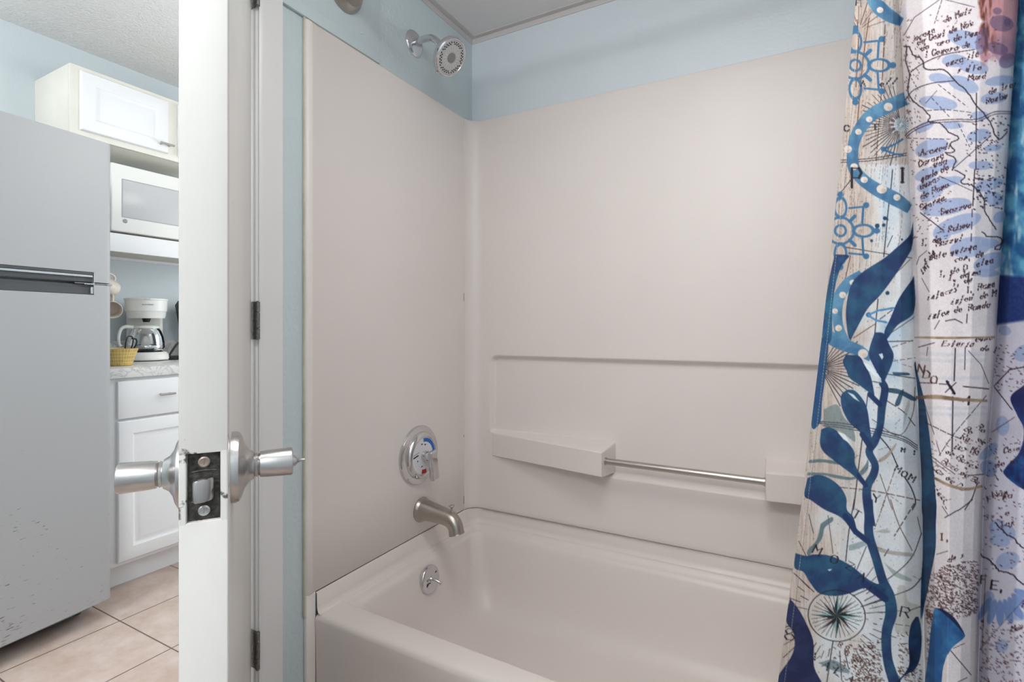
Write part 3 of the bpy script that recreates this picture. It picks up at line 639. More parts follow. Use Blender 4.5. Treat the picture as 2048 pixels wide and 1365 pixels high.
# panel 1 map lines
for p, w, c, d in ((L(z1, [(330, 0), (330, 60)]), 1.5, BK, None), (L(z1, [(520, 200), (490, 760), (450, 1300)]), 1.6, BR, (20, 3)), (L(z1, [(395, 150), (340, 560), (270, 1365)]), 1.6, BR, None),
                   (L(z1, [(300, 160), (310, 330), (290, 700)]), 1.8, BR, None), (L(z1, [(170, 1288), (400, 1275), (690, 1232)]), 1.5, BK, None), (L(z1, [(170, 1306), (400, 1293), (690, 1250)]), 1.5, BK, None),
                   (L(z2, [(580, 0), (570, 120), (545, 330), (520, 600), (510, 700)]), 1.8, BK, None), (L(z2, [(190, 620), (740, 710)]), 1.6, BK, None), (L(z2, [(245, 690), (200, 900)]), 1.5, BR, None),
                   (L(z2, [(160, 190), (250, 80)]), 1.6, BK, None), (L(z2, [(580, 530), (540, 620)]), 1.4, BK, None), (L(z2, [(465, 1040), (435, 1365)]), 2.0, BK, None), (L(z2, [(480, 1200), (620, 1095)]), 1.6, BK, (14, 4)),
                   (L(z2, [(270, 1350), (440, 1240)]), 1.5, BR, None), (L(z2, [(590, 850), (720, 720)]), 1.3, BR, None), (L(z2, [(570, 1310), (760, 1180)]), 1.4, BR, None),
                   (L(z3, [(545, 430), (530, 560)]), 2, BK, None), (L(z3, [(500, 790), (465, 1070), (430, 1365)]), 2, BK, None), (L(z4, [(630, 0), (590, 230), (565, 460)]), 2, BK, None), (L(z4, [(470, 1060), (425, 1365)]), 2, BK, None),
                   (L(z3, [(580, 640), (790, 770), (900, 600), (920, 380)]), 1.3, BR, None), (L(z3, [(640, 780), (720, 880), (775, 1000)]), 2.2, BK, None), (L(z3, [(835, 1100), (890, 1190), (925, 1300), (900, 1365)]), 2.2, BK, None),
                   (L(z3, [(640, 1080), (740, 1365)]), 1.3, BR, None), (L(z3, [(755, 1060), (650, 1365)]), 1.3, BR, (12, 3)), (L(z3, [(320, 1185), (590, 1215), (960, 1290)]), 1.7, BR, (16, 3)), (L(z3, [(120, 655), (400, 680), (790, 765), (940, 850)]), 1.7, BK, None),
                   (L(z3, [(120, 668), (400, 700), (790, 785), (940, 868)]), 1.7, BK, None), (L(z3, [(180, 690), (400, 718), (790, 800), (940, 885)]), 1.4, BK, None), (L(z3, [(560, 255), (920, 310)]), 1.7, BK, None), (L(z3, [(580, 335), (640, 345)]), 1.7, BK, None),
                   (L(z3, [(695, 490), (830, 580), (920, 690)]), 1.6, BK, (22, 5)), (L(z3, [(700, 15), (900, 10)]), 1.6, BK, None), (L(z3, [(740, 60), (900, 5)]), 1.4, BR, (12, 5)), (L(z3, [(690, 180), (920, 145)]), 1.3, BR, (10, 4)),
                   (L(z4, [(860, 0), (780, 220)]), 1.2, BR, (8, 2)), (L(z4, [(900, 0), (960, 180), (1060, 380)]), 1.4, BR, None), (L(z4, [(1075, 30), (930, 270)]), 2, BK, (10, 4)), (L(z4, [(885, 370), (855, 420)]), 2, BK, None),
                   (L(z4, [(1130, 250), (1050, 440), (870, 600), (620, 720)]), 1.8, BK, None), (L(z4, [(1140, 570), (1060, 660), (930, 715)]), 2, BK, None), (L(z4, [(860, 745), (680, 800)]), 1.8, BK, None), (L(z4, [(1120, 800), (1040, 828)]), 2, BK, None),
                   (L(z4, [(980, 830), (700, 850)]), 1.4, BR, None), (L(z4, [(720, 350), (650, 520)]), 1.6, BK, None), (L(z4, [(435, 120), (470, 400)]), 1.3, BR, None), (L(z4, [(290, 110), (325, 250)]), 1.3, BK, None), (L(z4, [(215, 310), (270, 420)]), 1.5, BR, None),
                   (L(z4, [(180, 550), (330, 690)]), 1.6, BK, None), (L(z4, [(940, 930), (1040, 945)]), 1.6, BK, (14, 4)), (L(z4, [(100, 1180), (300, 1000)]), 1.5, BK, None)):
    stroke([(p_.x, p_.y) for p_ in smooth_path([(x, y, 0) for x, y in p], 6)] if len(p) > 2 else p, w, c, .85, d)
def burst(cx, cy, r0, r1, a0, a1, n, w, col, j=.25):
    for k in range(n):
        a = rad(a0+(a1-a0)*(k+.5)/n); q = r0+rng.uniform(0, j)*(r1-r0); e = r1*(1-rng.uniform(0, j))
        stroke([(cx+q*math.cos(a), cy+q*math.sin(a)), (cx+e*math.cos(a), cy+e*math.sin(a))], w*rng.uniform(.7, 1.3), col, .85)
burst(1801, 250, 4, 88, 95, 262, 26, 1.3, BK); ell(1801, 250, 14, 14, 'E8E4DC', .8); burst(1801, 250, 2, 20, 0, 360, 20, 1.0, '5F8FB2')
burst(1641, 737, 2, 92, -62, 66, 17, 1.5, BK, .2)
burst(1674, 1232, 60, 130, 0, 360, 44, 1.4, BK, .4)
burst(1718, 60, 6, 60, 190, 350, 9, 1.1, BR)
# grey green washes
for pts, al in ((L(z3, [(190, 560), (300, 520), (350, 620), (420, 700), (440, 820), (330, 740), (200, 700)]), .5), (L(z3, [(75, 965), (180, 960), (350, 985), (330, 1005), (180, 985), (75, 990)]), .8), (L(z3, [(65, 1065), (200, 1070), (340, 1095), (430, 1100), (520, 1010), (545, 960), (540, 1050), (440, 1120), (330, 1120), (190, 1090), (65, 1090)]), .75),
                (L(z4, [(380, 180), (460, 130), (470, 160), (410, 210), (390, 290), (330, 370), (290, 420), (280, 380), (350, 300)]), .8), (L(z4, [(360, 1220), (480, 1200), (600, 1290), (480, 1280)]), .6), (L(z4, [(590, 340), (700, 310), (720, 340), (600, 380)]), .4)):
    poly(pts, '5F7C84', al)
for pts in (L(z3, [(695, 385), (800, 400), (930, 470), (900, 490), (800, 440), (700, 420)]), L(z3, [(800, 420), (830, 400), (800, 520), (760, 520)]), L(z3, [(740, 260), (860, 265), (870, 285), (760, 285)])): poly(pts, '2C5672', .8)
poly(L(z4, [(780, 240), (860, 220), (900, 240), (870, 250)]), 'A9ACA0', .6); poly(L(z4, [(800, 350), (900, 380), (1060, 400), (1060, 425), (900, 410), (800, 380)]), 'A79E92', .6); poly(L(z4, [(850, 470), (950, 540), (1050, 590), (1040, 610), (930, 570)]), '8FA39B', .6); poly(L(z4, [(960, 640), (1010, 650), (1030, 760), (1120, 800), (1120, 960), (950, 1000), (930, 830)]), 'A9A79E', .45)
poly(L(z3, [(630, 960), (690, 920), (770, 830), (760, 870), (700, 950), (640, 985)]), 'B5A496', .8); poly(L(z3, [(840, 560), (870, 480), (880, 530), (850, 620), (820, 740), (830, 640)]), 'B9B8B4', .7)
# tentacles (mid blue bands with round holes)
TB = '4D80A8'
def band(pts, ws, col=TB, col2='6A9FBE', holes=(), hc='DCD3CA'):
    P = smooth_path([(x, y, 0) for x, y in pts], 6); n = len(P); lft = []; rgt = []
    for i in range(n):
        d = (P[min(i+1, n-1)]-P[max(i-1, 0)]).normalized(); w = float(np.interp(i/(n-1), np.linspace(0, 1, len(ws)), ws))/2
        lft.append((P[i].x-d.y*w, P[i].y+d.x*w)); rgt.append((P[i].x+d.y*w, P[i].y-d.x*w))
    poly(lft+rgt[::-1], col, .95, col2=col2, smooth=False)
    for hx, hy, hr in holes: ell(hx, hy, hr, hr*.9, hc, 1); ell(hx+hr*.3, hy+hr*.3, hr*.5, hr*.4, 'A9897A', .25)
band(L(z1, [(400, -30), (470, 60), (560, 130), (660, 180)]), [18, 30, 26, 18], holes=[(*z1(480, 82), 6.5)])
band(L(z1, [(690, 790), (560, 850), (420, 920), (320, 1040), (265, 1180), (270, 1340), (340, 1440), (450, 1520), (600, 1600), (720, 1680)]), [26, 28, 26, 24, 24, 24, 24, 26, 28, 20],
     holes=[(*z1(545, 860), 9), (*z1(395, 960), 6.5), (*z1(310, 1060), 6.5), (*z1(225, 1200), 8), (*z1(275, 1340), 7.5), (*z2(355, 80), 7), (*z2(495, 155), 10), (*z2(615, 222), 7)])
band(L(z2, [(330, 830), (230, 910), (160, 1010), (140, 1130), (150, 1260), (200, 1400)]), [14, 22, 24, 20, 20, 22], holes=[(*z2(262, 905), 6), (*z2(183, 1005), 7), (*z2(120, 1135), 6), (*z2(150, 1272), 7)])
band(L(z3, [(200, -40), (330, 30), (480, 90), (570, 150)]), [26, 26, 22, 14], holes=[(*z3(505, 112), 10)])
def mandala(cx, cy, s=1.0):
    for r, w in ((11, 5), (27, 5)): ell(cx, cy, r*s, r*s, TB, .95, 0, w*s)
    for a in (-90, 0, 90):
        r_ = rad(a); ex, ey = cx+47*s*math.cos(r_), cy+47*s*math.sin(r_); ell(ex, ey, 20*s, 12*s, TB, .95, a, 4.5*s); ell(cx+74*s*math.cos(r_), cy+74*s*math.sin(r_), 6.5*s, 6*s, TB)
    for a in (-45, 45):
        r_ = rad(a); stroke([(cx+27*s*math.cos(r_), cy+27*s*math.sin(r_)), (cx+42*s*math.cos(r_), cy+42*s*math.sin(r_))], 7*s, TB)
        ax, ay = cx+64*s*math.cos(r_)*1.02, cy+64*s*math.sin(r_)*1.02
        stroke([(cx+18*s, cy+46*s*(1 if a > 0 else -1)), (ax+2, ay+3*(1 if a > 0 else -1))], 4*s, TB); stroke([(ax, ay), (ax-2, cy+16*s*(1 if a > 0 else -1))], 4.5*s, TB)
        ell(ax+6*s, ay+(6 if a > 0 else -6)*s, 6.5*s, 6*s, TB)
mandala(1711, 131); mandala(1681, 462, .98)
ell(*z1(510, 1200), 5.5, 5, TB); stroke(L(z1, [(510, 1200), (600, 1160), (660, 1120)]), 4, TB); stroke(L(z1, [(510, 1205), (600, 1240), (660, 1245)]), 4, TB)
ell(*z2(390, 1165), 5.5, 5, TB); stroke(L(z2, [(390, 1165), (470, 1130), (590, 1110)]), 4, '5E9CC6'); stroke(L(z2, [(395, 1175), (450, 1210), (530, 1225)]), 4, '5E9CC6')
for x, y, r in ((520, 390, 4), (460, 450, 4.5), (510, 445, 3.5), (540, 400, 2), (415, 570, 3), (540, 990, 4), (655, 560, 2)): ell(*z2(x, y), r, r, '2B5F80')
# leaves and kelp (deep blue)
NV, NT = '2F4A7B', '33688A'
def leaf(z, pts, hl=None):
    poly(L(z, pts), NV, .97, col2=NT)
    if hl: poly(L(z, hl), 'DDE6EA', .95, smooth=False)
leaf(z2, [(752, 420), (720, 520), (620, 620), (500, 720), (330, 830), (250, 930), (212, 1100), (215, 1250), (240, 1365), (285, 1290), (380, 1120), (480, 1010), (600, 850), (720, 660), (752, 560)])
leaf(z2, [(760, 850), (640, 1020), (565, 1190), (515, 1300), (530, 1365), (620, 1250), (760, 1130)])
poly(L(z2, [(120, 680), (235, 690), (180, 760), (130, 900), (100, 1100), (90, 1365), (20, 1365), (40, 1100), (80, 850)]), NV, .95, col2='2E7A9C')
poly([(1638, 678), (1656, 678), (1652, 740), (1644, 800), (1640, 845), (1622, 845)], '2D5C92', .95, col2=NT)
leaf(z3, [(600, -60), (560, 60), (555, 130), (590, 210), (640, 300), (665, 350), (700, 280), (735, 200), (750, 120), (715, 40), (670, -50)], [(630, 115), (660, 110), (668, 140), (655, 160)])
leaf(z3, [(370, 120), (345, 180), (375, 250), (400, 310), (490, 375), (570, 440), (600, 500), (590, 400), (565, 290), (520, 200), (470, 130)], [(505, 180), (560, 200), (620, 270), (655, 320), (600, 290), (540, 240)])
leaf(z3, [(380, 400), (335, 440), (330, 510), (350, 580), (400, 670), (480, 740), (575, 850), (560, 700), (540, 560), (505, 480), (440, 410)], [(380, 420), (430, 440), (480, 500), (430, 470)])
leaf(z3, [(170, 720), (160, 830), (190, 900), (260, 960), (350, 1030), (440, 1100), (530, 1190), (470, 1060), (440, 990), (435, 900), (370, 810), (300, 735), (230, 702)], [(300, 740), (360, 760), (410, 840), (350, 800)])
leaf(z3, [(60, 1110), (35, 1250), (90, 1290), (200, 1365), (330, 1430), (450, 1560), (430, 1430), (375, 1365), (370, 1270), (320, 1180), (230, 1110), (140, 1085)])
leaf(z4, [(190, 400), (185, 510), (250, 540), (300, 620), (370, 700), (480, 720), (600, 700), (720, 660), (800, 720), (870, 760), (850, 660), (740, 600), (600, 490), (450, 420), (330, 410), (270, 420)], [(430, 522), (465, 518), (445, 535)])
poly(L(z4, [(150, 740), (120, 900), (180, 1010), (170, 1150), (60, 1320), (30, 1420), (380, 1420), (330, 1250), (325, 1060), (260, 900), (200, 800)]), '35406F', .96, col2='2A3560')
band(L(z3, [(655, 340), (680, 400), (655, 550), (640, 700), (595, 820), (555, 900), (600, 1000), (590, 1080), (540, 1180), (540, 1300), (570, 1500)]), [14, 15, 16, 14, 17, 15, 14, 16, 17, 18, 18], NV, NT)
band(L(z4, [(735, 0), (740, 120), (740, 260), (790, 430), (840, 600), (890, 720), (905, 850), (870, 1000), (880, 1200), (950, 1420)]), [18, 18, 18, 17, 18, 22, 24, 20, 19, 24], NV, NT)
stroke(L(z3, [(560, 440), (640, 520)]), 10, NV); stroke(L(z3, [(500, 760), (570, 870)]), 11, NV); stroke(L(z3, [(470, 1090), (530, 1170)]), 8, NV); stroke(L(z4, [(560, 120), (640, 240), (730, 310)]), 11, NV); stroke(L(z4, [(700, 620), (860, 740)]), 14, NV)
# compass rose
cx, cy = 1673.5, 1232
ell(cx, cy, 57, 51, BK, .9, 12, 1.8)
for k in range(32):
    a = rad(k*11.25+3); stroke([(cx, cy), (cx+50*math.cos(a), cy+44*math.sin(a))], 1.1, '3A4A50', .8)
for k in range(16):
    a = rad(k*22.5-88); r = 48 if k % 4 == 0 else (43 if k % 2 == 0 else 30); w_ = rad(20 if k % 2 == 0 else 15); rb = 15 if k % 2 == 0 else 10
    tip = (cx+r*math.cos(a), cy+r*.92*math.sin(a)); b1 = (cx+rb*math.cos(a-w_), cy+rb*math.sin(a-w_)); b2 = (cx+rb*math.cos(a+w_), cy+rb*math.sin(a+w_))
    poly([(cx, cy), b1, tip], '26343C', .95, smooth=False); poly([(cx, cy), b2, tip], ('8FB5B0' if k % 4 == 0 else 'C0A7A0' if k % 2 == 0 else '4D6468'), .95, smooth=False)
# capitals on the first fold
for s, p, h, an in (('M', z4(345, 340), 16, 28), ('O', z4(470, 410), 15, 25), ('Z', z4(590, 460), 15, 30), ('A', z4(680, 540), 15, 30), ('.', z4(770, 600), 14, 30), ('A', z4(420, 1205), 14, 38), ('L', z4(510, 1255), 14, 38), ('A', z4(600, 1310), 14, 38), ('V', z4(340, 1150), 12, 30),
                    ('R', z4(985, 800), 19, 12), ('T', z4(640, 70), 16, 30), ('S', z4(120, 960), 22, 10), ('E', z1(440, 1005), 9, -4), ('M', z3(780, 1010), 11, 30), ('O', z3(830, 1050), 11, 30), ('M', z3(890, 1080), 12, 30), ('M', z3(815, 870), 7, 8), ('I', z3(905, 890), 7, 8), ('Y', z3(590, 1240), 15, 10), ('C', z1(195, 1010), 11, 0), ('F', z1(290, 5), 9, 0)):
    text(s, p[0], p[1], h, an, 2.0, BK, .95, wf=.9)
text('P', 1704, 337, 38, 0, 3.4, BK, .95, wf=.5); text('I', 1797, 337, 28, 0, 3.4, BK, .95, wf=.5)
text('A 2 e', *z1(330, 650), 11, 0, 1.5, BK, .9); text('ll', *z1(520, 630), 12, 0, 1.8, BK, .9, slant=.4)
# small dense writing under the rose
def scribble(x0, y0, x1, y1, n, ang, col, w=1.3, ln=(2, 7), inside=None):
    for k in range(n):
        x = rng.uniform(x0, x1); y = rng.uniform(y0, y1)
        if inside is not None and not inside(x, y): continue
        a = rad(ang+rng.uniform(-35, 35)); l = rng.uniform(*ln); dx, dy = l*math.cos(a), l*math.sin(a)
        stroke([(x, y), (x+dx*.5+rng.uniform(-1, 1), y+dy*.5+rng.uniform(-1, 1)), (x+dx, y+dy)], w*rng.uniform(.7, 1.2), col, .85)
scribble(1700, 1265, 1840, 1400, 620, 30, BR, inside=lambda x, y: x < kx(1, y)-2 and not (1762 < x < 1794) and y > 1265+(1790-x)*.35 and not (x > 1815 and y < 1325))
scribble(1660, 1290, 1762, 1400, 170, 30, BR, inside=lambda x, y: x > 1665)
for k, s in enumerate(('R S K', 'S Y R', 'I. F E', 'a z u', 'S R L')): text(s, 1680+k*13, 1284+k*17, 9, 30, 1.4, BR, .9)
# dark ribbon between first and second fold
poly(L(z3, [(925, 170), (915, 210), (945, 400), (955, 560), (955, 800), (970, 1000), (975, 1200), (985, 1420), (1090, 1420), (1085, 1150), (1065, 950), (1035, 700), (1000, 480), (955, 300)]), '1F4670', .97, col2='2A6590')
poly(L(z4, [(1140, -20), (1240, -20), (1243, 200), (1240, 380), (1200, 590), (1170, 740), (1125, 890), (1128, 600), (1140, 400)]), '1F4670', .97, col2='2A6590')
poly(L(z4, [(1085, 878), (1050, 940), (1033, 1060), (1040, 1220), (1010, 1290), (950, 1360), (960, 1370), (1010, 1310), (1080, 1270), (1120, 1180), (1132, 1020), (1110, 885)]), '122B55', .97, col2='1F4F7A')
# ---- second fold
PW = 'A3B2D2'
def in2(x, y): return kx(1, y)+3 < x < kx(2, y)-3
for x, y, rx, ry, an in ((1180, 320, 40, 17, 15), (1080, 490, 25, 13, 0), (1230, 540, 30, 14, 10), (960, 630, 22, 10, 8), (1150, 680, 32, 15, 20), (1440, 650, 30, 10, -8), (950, 830, 38, 14, 8), (1390, 790, 26, 12, -8), (840, 1020, 20, 9, -25), (1060, 1010, 22, 7, 0), (1280, 930, 18, 9, 0), (1270, 1090, 24, 12, -15), (900, 1190, 34, 18, -15), (1290, 1330, 25, 9, 0), (1380, 1190, 18, 7, -10), (1000, 1330, 28, 9, -18), (860, 1400, 25, 12, -20)): ell(*z1(x, y), rx, ry, PW, .85, an)
for x, y, rx, ry, an in ((930, 120, 38, 14, -12), (1050, 90, 24, 9, -10), (900, 190, 26, 13, -30), (1350, 120, 30, 12, -15), (1020, 300, 48, 16, -12), (1390, 230, 20, 14, 20), (1440, 380, 14, 11, -30), (1100, 440, 50, 17, -20), (980, 520, 18, 12, 0), (1210, 620, 42, 20, -10), (1360, 590, 18, 10, 0), (1360, 740, 34, 17, -20), (1330, 830, 26, 8, 0)): ell(*z2(x, y), rx, ry, PW, .85, an)
for pts, w, d in ((L(z1, [(680, 370), (720, 380), (760, 450), (820, 470), (850, 560), (1000, 565), (1090, 660), (1190, 750), (1250, 840), (1360, 980), (1400, 1080), (1440, 1120), (1500, 1060)]), 2.4, None),
                  (L(z1, [(700, 360), (690, 480), (720, 600), (710, 700), (730, 790), (800, 850), (880, 930), (870, 980), (960, 990), (1030, 1060), (1110, 1110), (1050, 1160), (1080, 1220), (1010, 1230), (1090, 1280), (1060, 1365)]), 2.2, None),
                  (L(z1, [(690, 800), (760, 720), (900, 670), (1080, 650)]), 1.6, None), (L(z1, [(730, 580), (830, 510), (1000, 440), (1240, 400)]), 1.8, None), (L(z1, [(680, 1090), (760, 1030), (900, 975), (1100, 960), (1260, 960), (1400, 900), (1550, 900)]), 1.6, None),
                  (L(z1, [(690, 1105), (770, 1045), (910, 992), (1110, 977), (1260, 978), (1400, 920), (1550, 915)]), 1.4, None), (L(z1, [(1255, 750), (1250, 1365)]), 2.2, None), (L(z2, [(1240, 0), (1225, 290)]), 2.4, None), (L(z2, [(1220, 320), (1212, 560), (1200, 700)]), 1.8, (16, 8)), (L(z2, [(1195, 820), (1190, 920)]), 1.8, None), (L(z2, [(1180, 1160), (1175, 1230)]), 2, None),
                  (L(z1, [(980, 0), (920, 190)]), 1.3, (9, 2)), (L(z1, [(960, 0), (760, 140), (680, 280)]), 1.2, None), (L(z1, [(1010, 0), (1240, 60)]), 1.1, None), (L(z1, [(1370, 1090), (1180, 1260), (1060, 1365)]), 1.5, None), (L(z1, [(900, 790), (1040, 940)]), 1.3, (7, 4)), (L(z1, [(1110, 1000), (1210, 1200)]), 1.3, (7, 4)), (L(z1, [(940, 730), (850, 830)]), 1, None), (L(z1, [(720, 600), (790, 720)]), 1.3, (5, 3)), (L(z1, [(860, 890), (1000, 880), (1210, 905)]), 1.4, (10, 3)), (L(z1, [(700, 1110), (1060, 1120)]), 1.2, (9, 4)), (L(z1, [(950, 680), (1180, 860)]), 1.3, (8, 4)),
                  (L(z2, [(810, 345), (995, 490)]), 2.0, None), (L(z2, [(960, 50), (1220, 170)]), 1.2, None), (L(z2, [(1080, 0), (1160, 50), (1130, 100), (1200, 120), (1240, 140), (1310, 230), (1320, 330), (1380, 430), (1410, 480)]), 2.2, None), (L(z2, [(1300, 500), (1350, 540), (1440, 540), (1450, 590), (1400, 630), (1440, 640), (1470, 560)]), 2.2, None), (L(z2, [(860, 650), (800, 700), (780, 760)]), 1.2, None), (L(z2, [(820, 870), (880, 980)]), 1.1, None), (L(z2, [(960, 1210), (920, 1280)]), 1.4, None), (L(z2, [(1010, 1215), (1080, 1200), (1140, 1230)]), 2, None),
                  (L(z3, [(1245, 70), (1235, 330)]), 2.6, None), (L(z3, [(1225, 460), (1218, 900)]), 2.4, None), (L(z3, [(1325, 60), (1320, 240)]), 1.8, None), (L(z3, [(960, 345), (1100, 350)]), 1.8, None), (L(z3, [(1120, 355), (1180, 358)]), 2, None), (L(z3, [(1310, 375), (1510, 395)]), 2.4, None), (L(z3, [(955, 60), (1080, 25)]), 1.8, None), (L(z3, [(1030, 60), (1020, 130)]), 1.2, None),
                  (L(z3, [(1350, 90), (1450, 200), (1510, 350)]), 1.3, None), (L(z3, [(1490, 450), (1230, 760), (1120, 930)]), 1.5, (14, 2)), (L(z3, [(1010, 665), (1200, 760), (1300, 800)]), 1.8, (14, 2)), (L(z3, [(970, 400), (1080, 760)]), 1, None), (L(z3, [(1100, 830), (1130, 930)]), 1.1, None), (L(z3, [(1050, 930), (1240, 1080)]), 1.4, None), (L(z3, [(1050, 960), (1180, 1060)]), 1.2, None), (L(z3, [(1350, 1090), (1470, 1080)]), 1.8, None), (L(z3, [(1420, 1150), (1380, 1270), (1320, 1365)]), 2, None), (L(z3, [(1080, 1160), (1180, 1365)]), 1.3, (6, 4)),
                  (L(z4, [(1510, 0), (1420, 70), (1380, 90), (1310, 135)]), 2, None), (L(z4, [(1290, 50), (1330, 110)]), 1.2, None), (L(z4, [(1250, 410), (1330, 385)]), 1.4, None), (L(z4, [(1350, 1130), (1500, 1310)]), 1.8, None), (L(z4, [(1450, 1075), (1370, 1110)]), 1.2, None), (L(z4, [(1100, 130), (1130, 260)]), 1.2, None), (L(z4, [(1470, 1330), (1400, 1365)]), 1.5, None)):
    P = [(p_.x, p_.y) for p_ in smooth_path([(x, y, 0) for x, y in pts], 4)] if len(pts) > 3 else pts
    if w > 2 and len(pts) > 6: P = [(x+rng.uniform(-1.3, 1.3), y+rng.uniform(-1.3, 1.3)) for x, y in P]
    stroke(P, w, '3B2C3E', .85, d)
TX = [('de Molz', z1(980, 175), -20), ('ocana', z1(745, 320), -24), ('de Gant de Nov', z1(770, 355), -20), ('de Jora de Puna', z1(800, 400), -16), ('I Canara de', z1(830, 455), -14), ('anza ila', z1(1000, 525), -18), ('r d Fa', z1(1100, 575), -8), ('Mond', z1(1180, 640), -10), ('de Iraz', z1(1340, 750), -18), ('Ranbu', z1(1320, 825), -16), ('Acanadi', z1(800, 1240), -14), ('Corana', z1(780, 1335), -22), ('uda', z1(900, 1330), -16),
      ('nada de', z2(800, 85), -24), ('dunas', z2(790, 150), -26), ('de Roma', z2(800, 225), -24), ('Suarna', z2(790, 320), -24), ('Suazzua', z2(960, 350), -14), ('Robeu', z2(1020, 490), -14), ('I. de', z2(800, 600), -14), ('Mazzul', z2(925, 605), -13), ('date guizua', z2(870, 715), -14), ('inf de', z2(790, 850), -60), ('cam. de', z2(1070, 730), -12), ('I. de D', z2(945, 850), -14), ('alma', z2(1240, 770), -16), ('I. de ma', z2(1020, 880), -12), ('I. de', z2(1050, 925), -14), ('infaczs', z2(850, 1040), -18), ('I. Roma', z2(1160, 980), -14), ('infad', z2(1040, 1070), -12), ('de M', z2(1270, 1025), -12), ('infan de', z2(860, 1190), -14), ('Romda', z2(1180, 1120), -10), ('euna', z2(1240, 1365), -6), ('Esteria', z3(1140, 40), 0), ('de I', z3(1450, 70), 10), ('Bay de', z3(1340, 720), 38), ('Re', z3(1440, 700), 38), ('Ray', z3(1300, 780), 20), ('ies Ma', z3(1240, 860), 14), ('de Bamas', z3(1190, 900), 30), ('Boro de Ba', z3(1160, 980), 32), ('Loz de Do', z3(1090, 1030), 38), ('tant', z3(1110, 1210), 48), ('de s', z4(1320, 460), -20)]
for s, p, an in TX:
    text(s, p[0], p[1]-8, 11 if len(s) > 3 else 12, an, 1.7, '4A2E38' if p[1] > 480 else '54333C', .9, slant=.35, jit=.9, wf=.66)
text('N', *z3(960, 200), 15, 12, 2, BR, .9); text('D', *z3(1005, 245), 15, 15, 2, BR, .9); text('O', *z3(1060, 290), 14, 10, 2, BR, .9); text('X', *z3(1180, 335), 22, 8, 3.2, '33263A', .95); text('A', *z3(1335, 445), 15, 28, 2.6, '33263A', .95); text('I.', *z4(1268, 255), 13, 0, 2, BR, .9)
band(L(z3, [(925, 465), (1100, 460), (1280, 480), (1500, 490)]), [6, 9, 7, 5], 'B29A80', '8A6F58'); band(L(z3, [(1080, 1110), (1200, 1170), (1330, 1200), (1460, 1175)]), [5, 6, 6, 5], 'B59F85', '8A6F58'); band(L(z2, [(760, 1345), (1000, 1350), (1400, 1345)]), [3, 5, 4], 'B59F85', '8A6F58')
for y in (110, 160, 300, 540, 590): stroke(L(z3, [(970, y), (1200, y+12), (1480, y+4)]), 7, '9FB6C8', .18)
scribble(1805, 70, 1840, 330, 150, 60, BR, 1.2, (1, 4), in2); scribble(1930, 230, 2015, 360, 110, 20, '4A2E38', 1.8, (1, 3.5), in2); scribble(1945, 350, 2008, 420, 70, 20, '3B2C3E', 2.2, (1, 4), in2); scribble(1830, 1000, 1870, 1100, 20, 40, BR, 1.2, (2, 5), in2)
scribble(1838, 1120, 1955, 1240, 900, 25, '5E3A3C', 1.3, (2, 6), lambda x, y: in2(x, y) and y > 1150-(x-1850)*.45+60*abs((x-1890)/60)**2*.3 and y < 1260-(x-1850)*.35)
scribble(1838, 1220, 1866, 1400, 260, 25, '5E3A3C', 1.3, (2, 5), in2)
# coral and brown watercolour at the top of the second fold
cm_ = np.clip((xx-1955+noise(18, 14, 77)*26-13)/10, 0, 1)*np.clip((125-yy+noise(14, 18, 78)*40-20)/12, 0, 1)*P2m
ccol = H('D79C9E')*(1-NB[..., None])+H('B98C9F')*NB[..., None]; G[:] = G*(1-cm_[..., None]*.9)+ccol*cm_[..., None]*.9
br_ = np.clip((noise(9, 40, 79)-.50)*6, 0, 1)*cm_*np.clip(1.2-np.abs(xx-1968)/26, 0, 1); blend(br_*.9, '7E4636')
for x, y, rx, ry, an in ((1455, 190, 24, 16, 10), (1420, 90, 9, 7, 0), (1500, 180, 7, 8, 0), (1420, 390, 22, 12, 15), (1500, 490, 18, 14, -30), (1300, 330, 12, 28, 10)): ell(*z1(x, y), rx, ry, '6A5C86', .5, an)
# bright blue piece at the foot of the second fold
poly(L(z4, [(1235, 808), (1210, 950), (1190, 1150), (1165, 1420), (1270, 1420), (1300, 1250), (1350, 1120), (1440, 1040), (1450, 1000), (1380, 900), (1310, 830)]), '2F69A4', .97, col2='4B97C6'); poly(L(z4, [(1235, 808), (1300, 850), (1400, 950), (1448, 1000), (1390, 900), (1310, 828)]), '232F5E', .9)
# ---- third fold
def in3(x, y): return x > kx(2, y)+3
for k in range(46):
    x = rng.uniform(1960, 2215); y = rng.uniform(660, 1400)
    if in3(x, y): ell(x, y, rng.uniform(10, 26), rng.uniform(8, 22), '9DAFD2', .8, rng.uniform(-40, 40))
for k in range(7):
    a = rad(25+k*16); ell(1975+58*math.cos(a)+25, 1165+62*math.sin(a), 26, 8, '7E99CC', .9, 25+k*16)
poly([(2050, 770), (2022, 795), (2035, 830), (2048, 860), (2040, 905), (2010, 945), (2060, 980), (2120, 970), (2140, 860), (2100, 780)], '27306E', .95, col2='2B4C92')
poly([(2050, 905), (2025, 930), (2008, 948), (2060, 985), (2110, 970), (2110, 900)], '1F3470', .95, col2='2D66A8')
stroke([(x+rng.uniform(-1.5, 1.5), y+rng.uniform(-1.5, 1.5)) for x, y in [(p.x, p.y) for p in smooth_path([(1960, 1110, 0), (1985, 1125, 0), (2000, 1142, 0), (2025, 1150, 0), (2050, 1172, 0), (2100, 1190, 0)], 6)]], 2.6, '33263A', .9)
stroke([(x+rng.uniform(-1.5, 1.5), y+rng.uniform(-1.5, 1.5)) for x, y in [(p.x, p.y) for p in smooth_path([(1990, 1045, 0), (2010, 1065, 0), (2030, 1080, 0), (2050, 1098, 0), (2090, 1110, 0)], 6)]], 2.4, '33263A', .9)
